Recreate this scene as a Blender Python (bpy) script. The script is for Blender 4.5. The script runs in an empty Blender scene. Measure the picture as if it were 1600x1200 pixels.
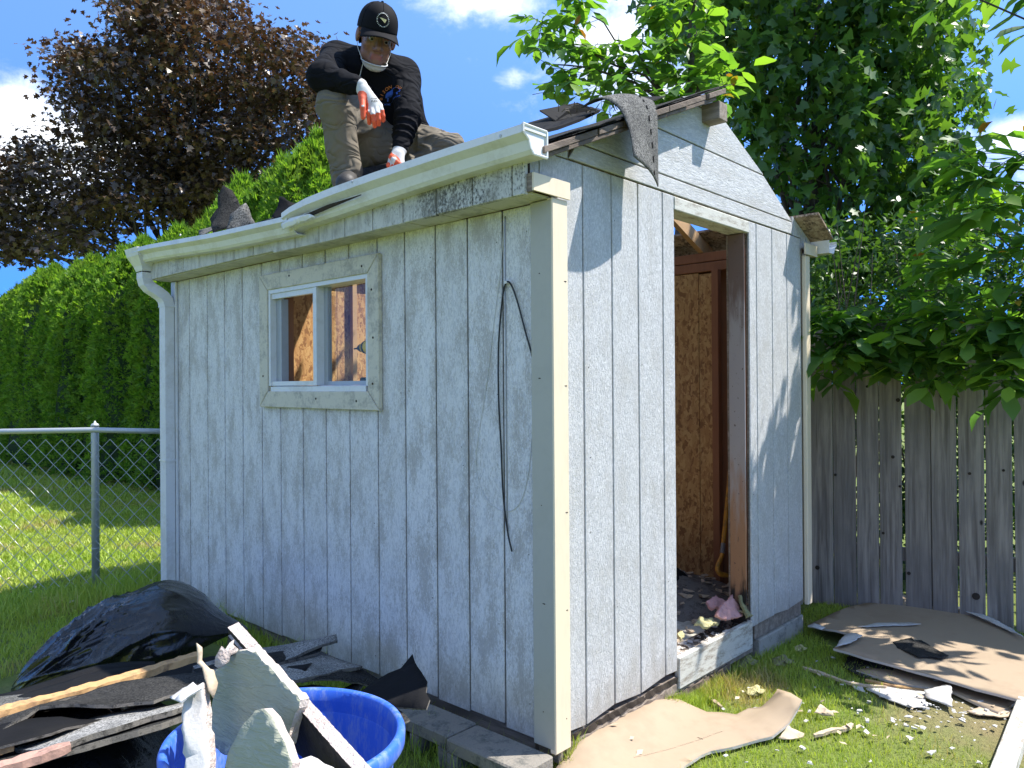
import bpy, bmesh, math, random
import numpy as np
from mathutils import Vector, Matrix, geometry as mgeo

random.seed(7); RNG = np.random.default_rng(7)
scene = bpy.context.scene
COL = scene.collection

# ------------------------------------------------------------------ camera
FOC = 1205.0                                    # focal length in photo pixels (1600 wide)
_t = math.radians(42.6); _p = math.atan(3/1205); _r = math.radians(0.4)
_F = np.array([math.cos(_t), math.sin(_t), 0]); _R = np.array([math.sin(_t), -math.cos(_t), 0]); _U = np.array([0, 0, 1.])
CF = _F*math.cos(_p)+_U*math.sin(_p); _u = -_F*math.sin(_p)+_U*math.cos(_p)
CR = _R*math.cos(_r)-_u*math.sin(_r); CU = _u*math.cos(_r)+_R*math.sin(_r)
CP = np.array([-2.29507, -1.90876, 1.385])
def ray(px, py): return CF+CR*(px-800)/FOC-CU*(py-600)/FOC
def at(px, py, d): return CP+ray(px, py)*d      # survey point from picture coordinates and distance
def onx(px, py, x): r = ray(px, py); return CP+r*((x-CP[0])/r[0])
def ony(px, py, y): r = ray(px, py); return CP+r*((y-CP[1])/r[1])
def onz(px, py, z): r = ray(px, py); return CP+r*((z-CP[2])/r[2])

cam_d = bpy.data.cameras.new('camera'); cam = bpy.data.objects.new('camera', cam_d); COL.objects.link(cam)
cam_d.sensor_width = 36; cam_d.lens = 36*FOC/1600; cam_d.clip_end = 3000; cam_d.clip_start = 0.05
cam.matrix_world = Matrix([[CR[0], CU[0], -CF[0], CP[0]], [CR[1], CU[1], -CF[1], CP[1]], [CR[2], CU[2], -CF[2], CP[2]], [0, 0, 0, 1]])
scene.camera = cam
scene.view_settings.view_transform = 'Standard'; scene.view_settings.look = 'None'
scene.view_settings.exposure = 1.38; scene.view_settings.gamma = 1.0; scene.view_settings.use_curve_mapping = False
scene.render.engine = 'CYCLES'
scene.cycles.max_bounces = 6; scene.cycles.diffuse_bounces = 3; scene.cycles.transparent_max_bounces = 8
scene.cycles.use_denoising = True

# ------------------------------------------------------------------ node helper
class NT:
    def __init__(s, nt): s.nt = nt; s.nt.nodes.clear()
    def n(s, typ, _o=None, **kw):
        nd = s.nt.nodes.new(typ)
        for k, v in kw.items():
            if k.startswith('_'): setattr(nd, k[1:], v)
            else:
                key = k.replace('__', ' ')
                if key.startswith('i') and key[1:].isdigit(): sock = nd.inputs[int(key[1:])]
                else: sock = nd.inputs[key]
                if isinstance(v, bpy.types.NodeSocket): s.nt.links.new(v, sock)
                else: sock.default_value = v
        return nd
    def math(s, op, a, b=0.0, clamp=False):
        nd = s.nt.nodes.new('ShaderNodeMath'); nd.operation = op; nd.use_clamp = clamp
        for i, v in enumerate((a, b)):
            if isinstance(v, bpy.types.NodeSocket): s.nt.links.new(v, nd.inputs[i])
            else: nd.inputs[i].default_value = v
        return nd.outputs[0]
    def mix(s, f, a, b, mode='MIX'):
        nd = s.nt.nodes.new('ShaderNodeMix'); nd.data_type = 'RGBA'; nd.blend_type = mode
        for i, v in ((0, f), (6, a), (7, b)):
            if isinstance(v, bpy.types.NodeSocket): s.nt.links.new(v, nd.inputs[i])
            else:
                if i and len(v) == 3: v = (*v, 1)
                nd.inputs[i].default_value = v
        return nd.outputs[2]
    def noise(s, vec, scale, detail=4, rough=0.55, dist=0.0):
        nd = s.n('ShaderNodeTexNoise', Vector=vec, Scale=scale, Detail=detail, Roughness=rough, Distortion=dist); return nd.outputs[0]
    def maprange(s, v, a, b, c=0.0, d=1.0, smooth=True):
        nd = s.nt.nodes.new('ShaderNodeMapRange'); nd.interpolation_type = 'SMOOTHSTEP' if smooth else 'LINEAR'
        s.nt.links.new(v, nd.inputs[0])
        for i, x in zip((1, 2, 3, 4), (a, b, c, d)): nd.inputs[i].default_value = x
        return nd.outputs[0]
    def scaled(s, vec, sc, rot=(0, 0, 0), loc=(0, 0, 0)):
        return s.n('ShaderNodeMapping', Vector=vec, Scale=sc, Rotation=rot, Location=loc).outputs[0]

# ------------------------------------------------------------------ world: daylight sky with a few cumulus clouds, more added out of view for fill
SUN = np.array([0.3806, -0.3513, 0.8554]); SUN /= np.linalg.norm(SUN)
SUN_EL = math.asin(SUN[2]); SUN_ROT = math.atan2(SUN[0], SUN[1])
world = bpy.data.worlds.new('World'); scene.world = world; world.use_nodes = True
w = NT(world.node_tree)
dirv = w.n('ShaderNodeTexCoord').outputs['Generated']
sep = w.n('ShaderNodeSeparateXYZ', Vector=dirv)
# clear, dry summer air: deeper blue than the standard atmosphere, down to low elevations
sky = w.n('ShaderNodeTexSky', _sky_type='NISHITA')
sky.sun_disc = False; sky.sun_elevation = SUN_EL; sky.sun_rotation = SUN_ROT; sky.air_density = 1.0; sky.dust_density = 0.2; sky.ozone_density = 3.0
tint = w.mix(w.maprange(sep.outputs[2], 0.0, 0.65), (0.065, 0.265, 0.80), (0.84, 1.0, 1.08))
skyc = w.mix(1.0, sky.outputs[0], tint, 'MULTIPLY')
cn = w.noise(w.scaled(dirv, (1, 1, 2.2)), 5.0, 9, 0.6, 0.35)
cn2 = w.noise(w.scaled(dirv, (1, 1, 1.6)), 14.0, 8, 0.62, 0.2)
blobs = None
def blob(px, py, rx, ry, amp):
    global blobs
    d = ray(px, py); d = d/np.linalg.norm(d); a = rx/FOC; b = ry/FOC
    off = w.n('ShaderNodeVectorMath', _operation='SUBTRACT', i0=dirv, i1=tuple(d)).outputs[0]
    s2 = w.n('ShaderNodeSeparateXYZ', Vector=off)
    hx = w.math('ADD', w.math('MULTIPLY', s2.outputs[0], float(_R[0]/a)), w.math('MULTIPLY', s2.outputs[1], float(_R[1]/a)))
    hz = w.math('MULTIPLY', s2.outputs[2], 1.0/b)
    fx = w.math('ADD', w.math('MULTIPLY', s2.outputs[0], float(_F[0]*2)), w.math('MULTIPLY', s2.outputs[1], float(_F[1]*2)))
    l = w.math('SQRT', w.math('ADD', w.math('ADD', w.math('MULTIPLY', hx, hx), w.math('MULTIPLY', hz, hz)), w.math('MULTIPLY', fx, fx)))
    v = w.math('MULTIPLY', w.math('SUBTRACT', 1.0, l), amp)
    blobs = v if blobs is None else w.math('MAXIMUM', blobs, v)
blob(25, 215, 175, 85, 1.5); blob(-180, 240, 240, 120, 1.6); blob(770, 0, 115, 46, 0.9); blob(960, 60, 180, 110, 0.75)
blob(800, 120, 38, 22, 0.62); blob(1000, 140, 150, 60, 0.75); blob(1570, 215, 70, 38, 1.0); blob(560, -300, 500, 130, 0.8); blob(1900, 200, 260, 100, 1.2)
far = w.maprange(cn, 0.50, 0.66, 0.0, 0.85)  # unseen clouds away from the view, added to whiten the fill light
side = w.maprange(w.n('ShaderNodeVectorMath', _operation='DOT_PRODUCT', i0=dirv, i1=tuple(_F)).outputs[1], 0.55, 0.3, 0.0, 1.0)
field = w.math('ADD', w.math('MAXIMUM', blobs, -1.0), w.math('MULTIPLY', w.math('SUBTRACT', cn2, 0.5), 1.7))
mask = w.math('MAXIMUM', w.maprange(field, 0.05, 0.95, 0.0, 1.0), w.math('MULTIPLY', far, side), clamp=True)
cloudc = w.mix(w.maprange(cn, 0.35, 0.65), (4.9, 5.2, 5.7), (6.6, 6.7, 6.8))
skym = w.mix(w.math('MULTIPLY', mask, 0.95), skyc, cloudc)
bg = w.n('ShaderNodeBackground', Color=skym, Strength=0.115)
w.n('ShaderNodeOutputWorld', Surface=bg.outputs[0])

sun_d = bpy.data.lights.new('sun', 'SUN'); sun_d.energy = 3.7; sun_d.angle = math.radians(0.53); sun_d.color = (1.0, 0.955, 0.88)
sun = bpy.data.objects.new('sun', sun_d); COL.objects.link(sun); sun.location = (4, -4, 12)
sun.rotation_euler = Vector(SUN).to_track_quat('Z', 'Y').to_euler()

# ------------------------------------------------------------------ materials
def newmat(name):
    m = bpy.data.materials.new(name); m.use_nodes = True; t = NT(m.node_tree)
    t.pos = t.n('ShaderNodeNewGeometry').outputs['Position']
    t.obj = t.n('ShaderNodeTexCoord').outputs['Object']
    t.rnd = t.n('ShaderNodeObjectInfo').outputs['Random']
    return m, t
def finish(t, col, rough=0.7, bump=None, bs=0.3, bd=0.01, metal=0.0, spec=0.5, **kw):
    b = t.n('ShaderNodeBsdfPrincipled')
    for k, v in (('Base Color', col), ('Roughness', rough), ('Metallic', metal), ('Specular IOR Level', spec)):
        if isinstance(v, bpy.types.NodeSocket): t.nt.links.new(v, b.inputs[k])
        else: b.inputs[k].default_value = (*v, 1) if isinstance(v, tuple) and len(v) == 3 else v
    for k, v in kw.items(): b.inputs[k.replace('_', ' ')].default_value = v
    if bump is not None:
        bn = t.n('ShaderNodeBump', Strength=bs, Distance=bd, Height=bump); t.nt.links.new(bn.outputs[0], b.inputs['Normal'])
    t.n('ShaderNodeOutputMaterial', Surface=b.outputs[0]); return b

def painted_siding(name, grain, dirt_col, amt, paint=(0.555, 0.555, 0.56), lo=0.45, hi=0.62, spk_s=1.0, spk_a=0.6):
    """weathered white paint on embossed hardboard; grain = position scale, small along the grain"""
    m, t = newmat(name)
    shift = t.n('ShaderNodeCombineXYZ', X=t.math('MULTIPLY', t.rnd, 37.0), Y=t.math('MULTIPLY', t.rnd, 11.0), Z=t.math('MULTIPLY', t.rnd, 5.0)).outputs[0]
    p = t.n('ShaderNodeVectorMath', _operation='ADD', i0=t.pos, i1=shift).outputs[0]
    g = t.scaled(p, grain)
    fine = t.noise(g, 3.2, 6, 0.65, 1.2)
    fib = t.noise(t.scaled(p, tuple(x*2.4 for x in grain)), 4.0, 4, 0.7, 0.4)
    big = t.noise(t.scaled(t.pos, tuple(0.35*x+0.4 for x in grain)), 0.55, 5, 0.6)
    k = t.math('ADD', t.math('MULTIPLY', fine, 0.55), t.math('MULTIPLY', big, 0.5))
    worn = t.math('MULTIPLY', t.maprange(k, lo, hi), amt)
    c = t.mix(t.maprange(big, 0.35, 0.7), paint, tuple(x*0.93 for x in paint))
    spk = t.noise(t.scaled(p, tuple(x*spk_s for x in grain)), 2.0, 3, 0.75, 0.8)
    c = t.mix(t.math('MULTIPLY', t.maprange(spk, 0.46, 0.58), spk_a), c, (0.30, 0.31, 0.325))
    c = t.mix(t.math('MULTIPLY', t.maprange(spk, 0.42, 0.34), 0.6), c, (0.70, 0.70, 0.71))
    c = t.mix(worn, c, dirt_col)
    c = t.mix(t.maprange(t.noise(p, 42, 3, 0.7), 0.70, 0.78), c, (0.16, 0.14, 0.12))
    c = t.mix(t.math('MULTIPLY', t.rnd, 0.16), c, (0.46, 0.46, 0.45))
    zz = t.n('ShaderNodeSeparateXYZ', Vector=t.pos).outputs[2]
    spl = t.maprange(t.math('ADD', zz, t.math('MULTIPLY', t.noise(t.scaled(t.pos, (9, 9, 3)), 1.5, 5, 0.65), 0.45)), 0.46, 0.16, 0.0, 0.55)
    c = t.mix(spl, c, (0.27, 0.235, 0.185))
    pk = t.maprange(t.noise(t.scaled(p, (1, 1, 0.4)), 7.5, 6, 0.72, 0.6), 0.66, 0.72, 0.0, 0.55)
    c = t.mix(pk, c, (0.22, 0.20, 0.18))
    h = t.math('ADD', t.math('MULTIPLY', fine, 0.5), t.math('MULTIPLY', spk, 1.0))
    finish(t, c, 0.62, h, 0.7, 0.006, spec=0.3)
    return m
M = {}
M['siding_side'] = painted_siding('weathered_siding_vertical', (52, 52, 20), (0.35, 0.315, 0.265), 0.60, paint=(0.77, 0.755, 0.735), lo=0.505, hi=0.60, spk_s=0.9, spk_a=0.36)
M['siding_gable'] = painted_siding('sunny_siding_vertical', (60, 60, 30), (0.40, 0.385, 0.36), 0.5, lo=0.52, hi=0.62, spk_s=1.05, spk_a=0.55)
M['siding_lap'] = painted_siding('siding_horizontal', (12, 50, 55), (0.42, 0.40, 0.37), 0.5, lo=0.52, hi=0.62, spk_s=1.1, spk_a=0.5)

m, t = newmat('mildewed_fascia')
k = t.noise(t.scaled(t.pos, (9, 9, 6)), 1.3, 6, 0.65)
sp = t.noise(t.scaled(t.pos, (60, 60, 45)), 1.6, 5, 0.75)
yb = t.n('ShaderNodeSeparateXYZ', Vector=t.pos).outputs[1]
near = t.maprange(yb, 1.2, 0.2, -0.05, 0.15)
band = t.maprange(t.noise(t.scaled(t.pos, (0.1, 1.7, 0.1)), 1.0, 2), 0.40, 0.66, -0.06, 0.12)
sp2 = t.math('ADD', t.math('ADD', sp, t.math('MULTIPLY', k, 0.35)), t.math('ADD', near, band))
c = t.mix(t.maprange(sp2, 0.74, 0.96), (0.56, 0.55, 0.51), (0.035, 0.035, 0.032))
c = t.mix(t.maprange(k, 0.42, 0.68, 0, 0.65), c, (0.30, 0.285, 0.245)); c = t.mix(t.maprange(t.noise(t.scaled(t.pos, (30, 30, 9)), 1.4, 4, 0.7), 0.5, 0.64, 0, 0.35), c, (0.20, 0.19, 0.165))
finish(t, c, 0.75, sp, 0.3, 0.003); M['fascia'] = m

def simple(name, col, rough=0.6, var=0.12, scale=9, bump=0.15, bd=0.004, metal=0.0, dirt=None, dirt_amt=0.0, spec=0.5, stretch=(1, 1, 1), coord='pos', **kw):
    m, t = newmat(name)
    p = t.scaled(t.pos if coord == 'pos' else t.obj, stretch)
    n1 = t.noise(p, scale, 6, 0.6); n2 = t.noise(p, scale*6.3, 4, 0.65)
    c = t.mix(n1, tuple(x*(1-var) for x in col), tuple(min(1, x*(1+var)) for x in col))
    if dirt: c = t.mix(t.math('MULTIPLY', t.maprange(t.math('ADD', n1, t.math('MULTIPLY', n2, 0.5)), 0.68, 0.95), dirt_amt), c, dirt)
    finish(t, c, rough, n2, bump, bd, metal, spec, **kw); M[name] = m; return m
simple('cream_trim', (0.74, 0.62, 0.45), 0.55, 0.03, 4, 0.06, dirt=(0.44, 0.38, 0.29), dirt_amt=0.22, stretch=(3, 3, 0.6))
simple('trim_grey_shade', (0.43, 0.41, 0.34), 0.55, 0.03, 4, 0.06, dirt=(0.30, 0.28, 0.22), dirt_amt=0.2)  # greyer trim paint, darkened to carry the side face's shade
simple('window_trim', (0.60, 0.55, 0.43), 0.6, 0.08, 12, 0.25, dirt=(0.25, 0.23, 0.19), dirt_amt=0.65)
simple('white_vinyl', (0.70, 0.70, 0.69), 0.35, 0.04, 5, 0.04, dirt=(0.45, 0.42, 0.33), dirt_amt=0.35)
simple('gutter_white', (0.70, 0.695, 0.68), 0.32, 0.04, 3, 0.05, dirt=(0.42, 0.39, 0.32), dirt_amt=0.35, stretch=(3, 2.5, 3))
simple('rough_white', (0.54, 0.53, 0.48), 0.75, 0.12, 10, 0.4, dirt=(0.20, 0.16, 0.12), dirt_amt=0.8, stretch=(1, 3, 4))
simple('soffit_paint', (0.56, 0.53, 0.45), 0.7, 0.10, 6, 0.15, dirt=(0.20, 0.19, 0.15), dirt_amt=0.6)
simple('grey_wood', (0.20, 0.16, 0.125), 0.85, 0.35, 3, 0.6, stretch=(10, 1, 10), dirt=(0.36, 0.30, 0.26), dirt_amt=0.7)
simple('rake_wood', (0.115, 0.085, 0.064), 0.85, 0.35, 3, 0.6, stretch=(2, 14, 14), dirt=(0.30, 0.235, 0.19), dirt_amt=0.5)
simple('red_stud', (0.30, 0.125, 0.06), 0.75, 0.22, 4, 0.3, stretch=(12, 12, 1.5))
simple('fresh_stud', (0.50, 0.31, 0.15), 0.7, 0.2, 4, 0.3, stretch=(6, 6, 6))
simple('dark_rot', (0.035, 0.025, 0.018), 0.95, 0.4, 20, 0.6)
simple('concrete', (0.25, 0.225, 0.19), 0.95, 0.2, 14, 0.8, 0.006, dirt=(0.10, 0.10, 0.09), dirt_amt=0.9)
simple('floor_dirt', (0.20, 0.175, 0.15), 0.95, 0.3, 20, 0.8, 0.012, dirt=(0.07, 0.06, 0.05), dirt_amt=0.9)
simple('board_shade', (0.050, 0.043, 0.034), 0.9, 0.3, 12, 0.5, 0.006, dirt=(0.02, 0.018, 0.015), dirt_amt=0.8, spec=0.15)  # plasterboard face with the shade inside the bin put into its colour
simple('slab_rim', (0.17, 0.155, 0.135), 0.95, 0.5, 40, 0.8, 0.004, dirt=(0.03, 0.028, 0.025), dirt_amt=0.9, spec=0.1)
simple('concrete_pale', (0.36, 0.335, 0.29), 0.95, 0.2, 14, 0.8, 0.006, dirt=(0.14, 0.13, 0.11), dirt_amt=0.8)
simple('black_felt', (0.009, 0.009, 0.010), 0.8, 0.4, 10, 0.5, 0.004, spec=0.12)
simple('lath_orange', (0.50, 0.30, 0.13), 0.8, 0.35, 8, 0.6, stretch=(1, 1, 1), dirt=(0.20, 0.11, 0.06), dirt_amt=0.8)
simple('pink_wood', (0.45, 0.26, 0.20), 0.85, 0.25, 14, 0.5, dirt=(0.16, 0.10, 0.08), dirt_amt=0.6)
simple('drywall_paper', (0.33, 0.253, 0.174), 0.85, 0.06, 3, 0.12, 0.003, dirt=(0.25, 0.175, 0.115), dirt_amt=0.4)
simple('drywall_edge', (0.50, 0.46, 0.42), 0.9, 0.08, 12, 0.5)
simple('gypsum', (0.60, 0.52, 0.47), 0.9, 0.14, 18, 0.9, 0.012, dirt=(0.45, 0.33, 0.28), dirt_amt=0.6)
simple('white_scrap', (0.52, 0.51, 0.49), 0.85, 0.08, 10, 0.4, dirt=(0.35, 0.31, 0.28), dirt_amt=0.6)
simple('tan_scrap', (0.52, 0.41, 0.29), 0.85, 0.12, 9, 0.4, dirt=(0.26, 0.2, 0.14), dirt_amt=0.5)
simple('pink_wool', (0.62, 0.33, 0.31), 0.95, 0.2, 22, 1.0, 0.01)
simple('yellow_wool', (0.66, 0.60, 0.30), 0.95, 0.15, 26, 1.0, 0.012, dirt=(0.35, 0.3, 0.16), dirt_amt=0.5)
simple('olive_wool', (0.30, 0.28, 0.14), 0.95, 0.2, 26, 1.0, 0.012)
simple('galvanised', (0.46, 0.48, 0.49), 0.55, 0.12, 20, 0.1, metal=0.6)
simple('wire_zinc', (0.42, 0.43, 0.43), 0.6, 0.15, 20, 0.1, metal=0.35)
simple('blue_plastic', (0.035, 0.13, 0.60), 0.42, 0.10, 6, 0.10, dirt=(0.28, 0.33, 0.48), dirt_amt=0.5, stretch=(5, 5, 1.6), coord='obj')
simple('cable_black', (0.012, 0.012, 0.013), 0.5)
simple('string_white', (0.62, 0.62, 0.58), 0.7)
simple('drill_yellow', (0.80, 0.48, 0.02), 0.45)
simple('drill_black', (0.02, 0.02, 0.02), 0.5)
simple('bar_orange', (0.55, 0.24, 0.02), 0.5, 0.15, 20, dirt=(0.12, 0.07, 0.03), dirt_amt=0.6)
simple('steel', (0.35, 0.35, 0.36), 0.4, metal=0.9)
simple('bark', (0.075, 0.062, 0.05), 0.9, 0.4, 12, 0.9, 0.01, stretch=(3, 3, 0.6))
simple('twig', (0.11, 0.085, 0.06), 0.85, 0.3, 20, 0.4)
simple('skin', (0.23, 0.11, 0.07), 0.48, 0.10, 30, 0.08, coord='obj')
simple('lips', (0.28, 0.09, 0.075), 0.45, 0.08, 30, 0.05)
simple('eye_white', (0.30, 0.27, 0.25), 0.3, 0.02)
simple('hair_black', (0.006, 0.005, 0.005), 0.7, spec=0.15)
simple('sweat_black', (0.0058, 0.0062, 0.0085), 0.9, 0.22, 60, 0.25, 0.002, spec=0.08)
simple('trouser_khaki_plain', (0.135, 0.115, 0.088), 0.9, 0.14, 16, 0.25, 0.003, dirt=(0.25, 0.22, 0.17), dirt_amt=0.45)
simple('cap_black', (0.006, 0.006, 0.0075), 0.8, 0.2, 60, 0.2, 0.001, spec=0.12)
simple('glove_white', (0.50, 0.50, 0.49), 0.85, 0.08, 40, 0.4, 0.002)
simple('glove_orange', (0.60, 0.085, 0.028), 0.6, 0.14, 30, 0.4, 0.002)
simple('mask_white', (0.55, 0.55, 0.54), 0.85, 0.04, 30, 0.2, 0.001)
simple('boot_dark', (0.03, 0.027, 0.025), 0.6, 0.2, 20, 0.3)
simple('print_orange', (0.45, 0.15, 0.03), 0.7, 0.05)
simple('print_blue', (0.03, 0.10, 0.42), 0.7, 0.05)
simple('print_dark', (0.03, 0.03, 0.03), 0.7, 0.05)
simple('print_white', (0.7, 0.7, 0.66), 0.7, 0.05)
simple('print_gold', (0.52, 0.46, 0.20), 0.6, 0.08)
simple('print_tan', (0.36, 0.27, 0.19), 0.8, 0.05)

m, t = newmat('black_bag_plastic')
n = t.noise(t.pos, 14, 5, 0.6, 0.8)
finish(t, (0.006, 0.0065, 0.008), t.maprange(n, 0.3, 0.7, 0.16, 0.30), n, 0.3, 0.02, spec=0.62); M['bag'] = m

def shingle_mat(name, a, b):
    m, t = newmat(name)
    v = t.n('ShaderNodeTexVoronoi', Vector=t.pos, Scale=240.0).outputs['Color']
    g = t.n('ShaderNodeSeparateColor', Color=v).outputs[0]
    n1 = t.noise(t.pos, 5, 5, 0.6)
    c = t.mix(t.math('MULTIPLY', g, t.maprange(n1, 0.3, 0.65, 0.5, 1.0)), a, b)
    finish(t, c, 0.9, g, 0.6, 0.003, spec=0.15); M[name] = m
shingle_mat('shingle', (0.028, 0.029, 0.029), (0.235, 0.23, 0.215))
shingle_mat('shingle_pale', (0.06, 0.06, 0.06), (0.46, 0.45, 0.43))
shingle_mat('shingle_dark', (0.009, 0.009, 0.009), (0.062, 0.060, 0.057))

def osb_mat(name, dark, lite, base):
    m, t = newmat(name)
    acc = None
    for i, (rot, sc) in enumerate((((0.3, 0.5, 0.4), 44), ((1.1, 0.2, 1.3), 38), ((0.7, 1.2, 2.2), 52))):
        q = t.scaled(t.n('ShaderNodeVectorMath', _operation='ADD', i0=t.pos, i1=tuple(3.1*i for _ in range(3))).outputs[0], (1.0, 1.0, 0.32), rot)
        d = t.n('ShaderNodeTexNoise', Vector=t.pos, Scale=9.0, Detail=2.0).outputs['Color']
        q2 = t.n('ShaderNodeVectorMath', _operation='ADD', i0=q, i1=t.n('ShaderNodeVectorMath', _operation='SCALE', i0=d, Scale=0.05).outputs[0]).outputs[0]
        v = t.n('ShaderNodeTexVoronoi', Vector=q2, Scale=float(sc), Randomness=1.0)
        s = t.n('ShaderNodeSeparateColor', Color=v.outputs['Color']).outputs[0]
        acc = s if acc is None else t.mix(t.maprange(t.noise(t.pos, 16+7*i, 2), 0.45, 0.55), acc, s)
    r = t.n('ShaderNodeValToRGB', Fac=acc); e = r.color_ramp.elements
    e[0].color = (*dark, 1); e[1].color = (*lite, 1); e[0].position = 0.12; e[1].position = 0.95
    mid = e.new(0.4); mid.color = (*base, 1)
    finish(t, r.outputs[0], 0.7, acc, 0.3, 0.002); M[name] = m
osb_mat('osb', (0.27, 0.125, 0.045), (0.58, 0.35, 0.14), (0.44, 0.225, 0.08))
osb_mat('osb_grey', (0.12, 0.085, 0.06), (0.42, 0.33, 0.25), (0.27, 0.19, 0.13))

# weathered fence plank: streaks along z, knots
m, t = newmat('weathered_plank')
sh = t.n('ShaderNodeCombineXYZ', X=t.math('MULTIPLY', t.rnd, 50.0), Y=t.math('MULTIPLY', t.rnd, 23.0), Z=t.math('MULTIPLY', t.rnd, 9.0)).outputs[0]
p = t.n('ShaderNodeVectorMath', _operation='ADD', i0=t.pos, i1=sh).outputs[0]
st = t.noise(t.scaled(p, (14, 14, 0.7)), 2.4, 6, 0.65, 0.3); bl = t.noise(p, 2.2, 4)
c = t.mix(t.maprange(st, 0.3, 0.7), (0.130, 0.110, 0.094), (0.37, 0.325, 0.28))
c = t.mix(t.maprange(bl, 0.4, 0.7, 0, 0.6), c, (0.17, 0.155, 0.145))
c = t.mix(t.math('MULTIPLY', t.rnd, 0.35), c, (0.115, 0.10, 0.09))
kv = t.n('ShaderNodeTexVoronoi', Vector=t.scaled(p, (1, 1, 0.55)), Scale=3.6)
c = t.mix(t.maprange(kv.outputs['Distance'], 0.05, 0.02), c, (0.022, 0.018, 0.016))
finish(t, c, 0.88, st, 0.6, 0.006); M['plank'] = m

m, t = newmat('moulded_drywall')           # greenish painted drywall face with wavy glue ridges
wv = t.noise(t.scaled(t.obj, (9, 9, 42), (0.25, 0.5, 0.1)), 1.3, 4, 0.6, 1.4)
n = t.noise(t.obj, 11, 4)
c = t.mix(n, (0.27, 0.285, 0.205), (0.38, 0.385, 0.29))
c = t.mix(t.maprange(wv, 0.55, 0.72, 0, 0.6), c, (0.46, 0.45, 0.38))
finish(t, c, 0.6, t.math('ADD', wv, t.math('MULTIPLY', n, 0.8)), 0.6, 0.012); M['drywall_face'] = m

m, t = newmat('window_glass')
g = t.n('ShaderNodeBsdfGlossy', Roughness=0.01); tr = t.n('ShaderNodeBsdfTransparent', Color=(0.93, 0.95, 0.94, 1))
fr = t.math('MULTIPLY', t.math('POWER', t.n('ShaderNodeLayerWeight', Blend=0.5).outputs['Facing'], 3.0), 0.20)
mx = t.n('ShaderNodeMixShader', i0=t.math('ADD', fr, 0.02), i1=tr.outputs[0], i2=g.outputs[0]); t.n('ShaderNodeOutputMaterial', Surface=mx.outputs[0]); M['glass'] = m

def leaf_mat(name, cols, trans, rough=0.45, spec=0.5, tcol=None, tw=0.35):
    m, t = newmat(name)
    ri = t.n('ShaderNodeNewGeometry').outputs['Random Per Island']
    if name.startswith('walnut'): ri = t.math('FRACT', t.math('ADD', ri, t.rnd))
    r = t.n('ShaderNodeValToRGB', Fac=ri); e = r.color_ramp.elements
    e[0].color = (*cols[0], 1); e[1].color = (*cols[-1], 1)
    for i, cc in enumerate(cols[1:-1]): x = e.new((i+1)/(len(cols)-1)); x.color = (*cc, 1)
    c = r.outputs[0]
    if name.startswith('arbor'):
        lf = t.noise(t.pos, 1.7, 4, 0.6); c = t.mix(t.maprange(lf, 0.52, 0.68, 0, 0.55), c, t.mix(0.5, c, (0.22, 0.24, 0.04))); c = t.mix(t.maprange(t.noise(t.pos, 3.1, 4, 0.65), 0.64, 0.72, 0, 0.5), c, (0.12, 0.085, 0.04))
    b = t.n('ShaderNodeBsdfPrincipled', Base__Color=c, Roughness=rough); b.inputs['Specular IOR Level'].default_value = spec
    tl = t.n('ShaderNodeBsdfTranslucent', Color=t.mix(1.0, c, tcol or (1.6, 1.7, 0.6), 'MULTIPLY'))
    mx = t.n('ShaderNodeMixShader', i0=tw, i1=b.outputs[0], i2=tl.outputs[0]); t.n('ShaderNodeOutputMaterial', Surface=mx.outputs[0]); M[name] = m
leaf_mat('walnut_leaf', [(0.045, 0.115, 0.026), (0.070, 0.165, 0.030), (0.095, 0.205, 0.030), (0.15, 0.27, 0.034), (0.060, 0.14, 0.055)], 0.4, 0.45, 0.5, (2.0, 2.0, 0.75), 0.52)
leaf_mat('green_leaf', [(0.030, 0.080, 0.020), (0.048, 0.115, 0.026), (0.075, 0.160, 0.030), (0.125, 0.235, 0.036)], 0.4, 0.36, 0.6, (2.0, 2.0, 0.7), 0.42)
leaf_mat('maple_leaf', [(0.042, 0.027, 0.017), (0.070, 0.043, 0.025), (0.100, 0.064, 0.035), (0.16, 0.112, 0.064)], 0.3, 0.40, 0.7, (1.3, 0.9, 0.7), 0.20)
leaf_mat('arborvitae_leaf', [(0.065, 0.15, 0.018), (0.11, 0.22, 0.027), (0.155, 0.275, 0.034), (0.22, 0.33, 0.044)], 0.3, 0.6, 0.25, (1.5, 1.6, 0.7), 0.50)
leaf_mat('shrub_leaf', [(0.026, 0.066, 0.018), (0.042, 0.096, 0.022), (0.065, 0.13, 0.028)], 0.3, 0.4, 0.5, (1.8, 1.9, 0.6), 0.35)
leaf_mat('yellow_leaf', [(0.24, 0.20, 0.02), (0.33, 0.23, 0.02), (0.28, 0.12, 0.02)], 0.3, 0.5, 0.4, (1.6, 1.5, 0.6), 0.35)

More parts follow.
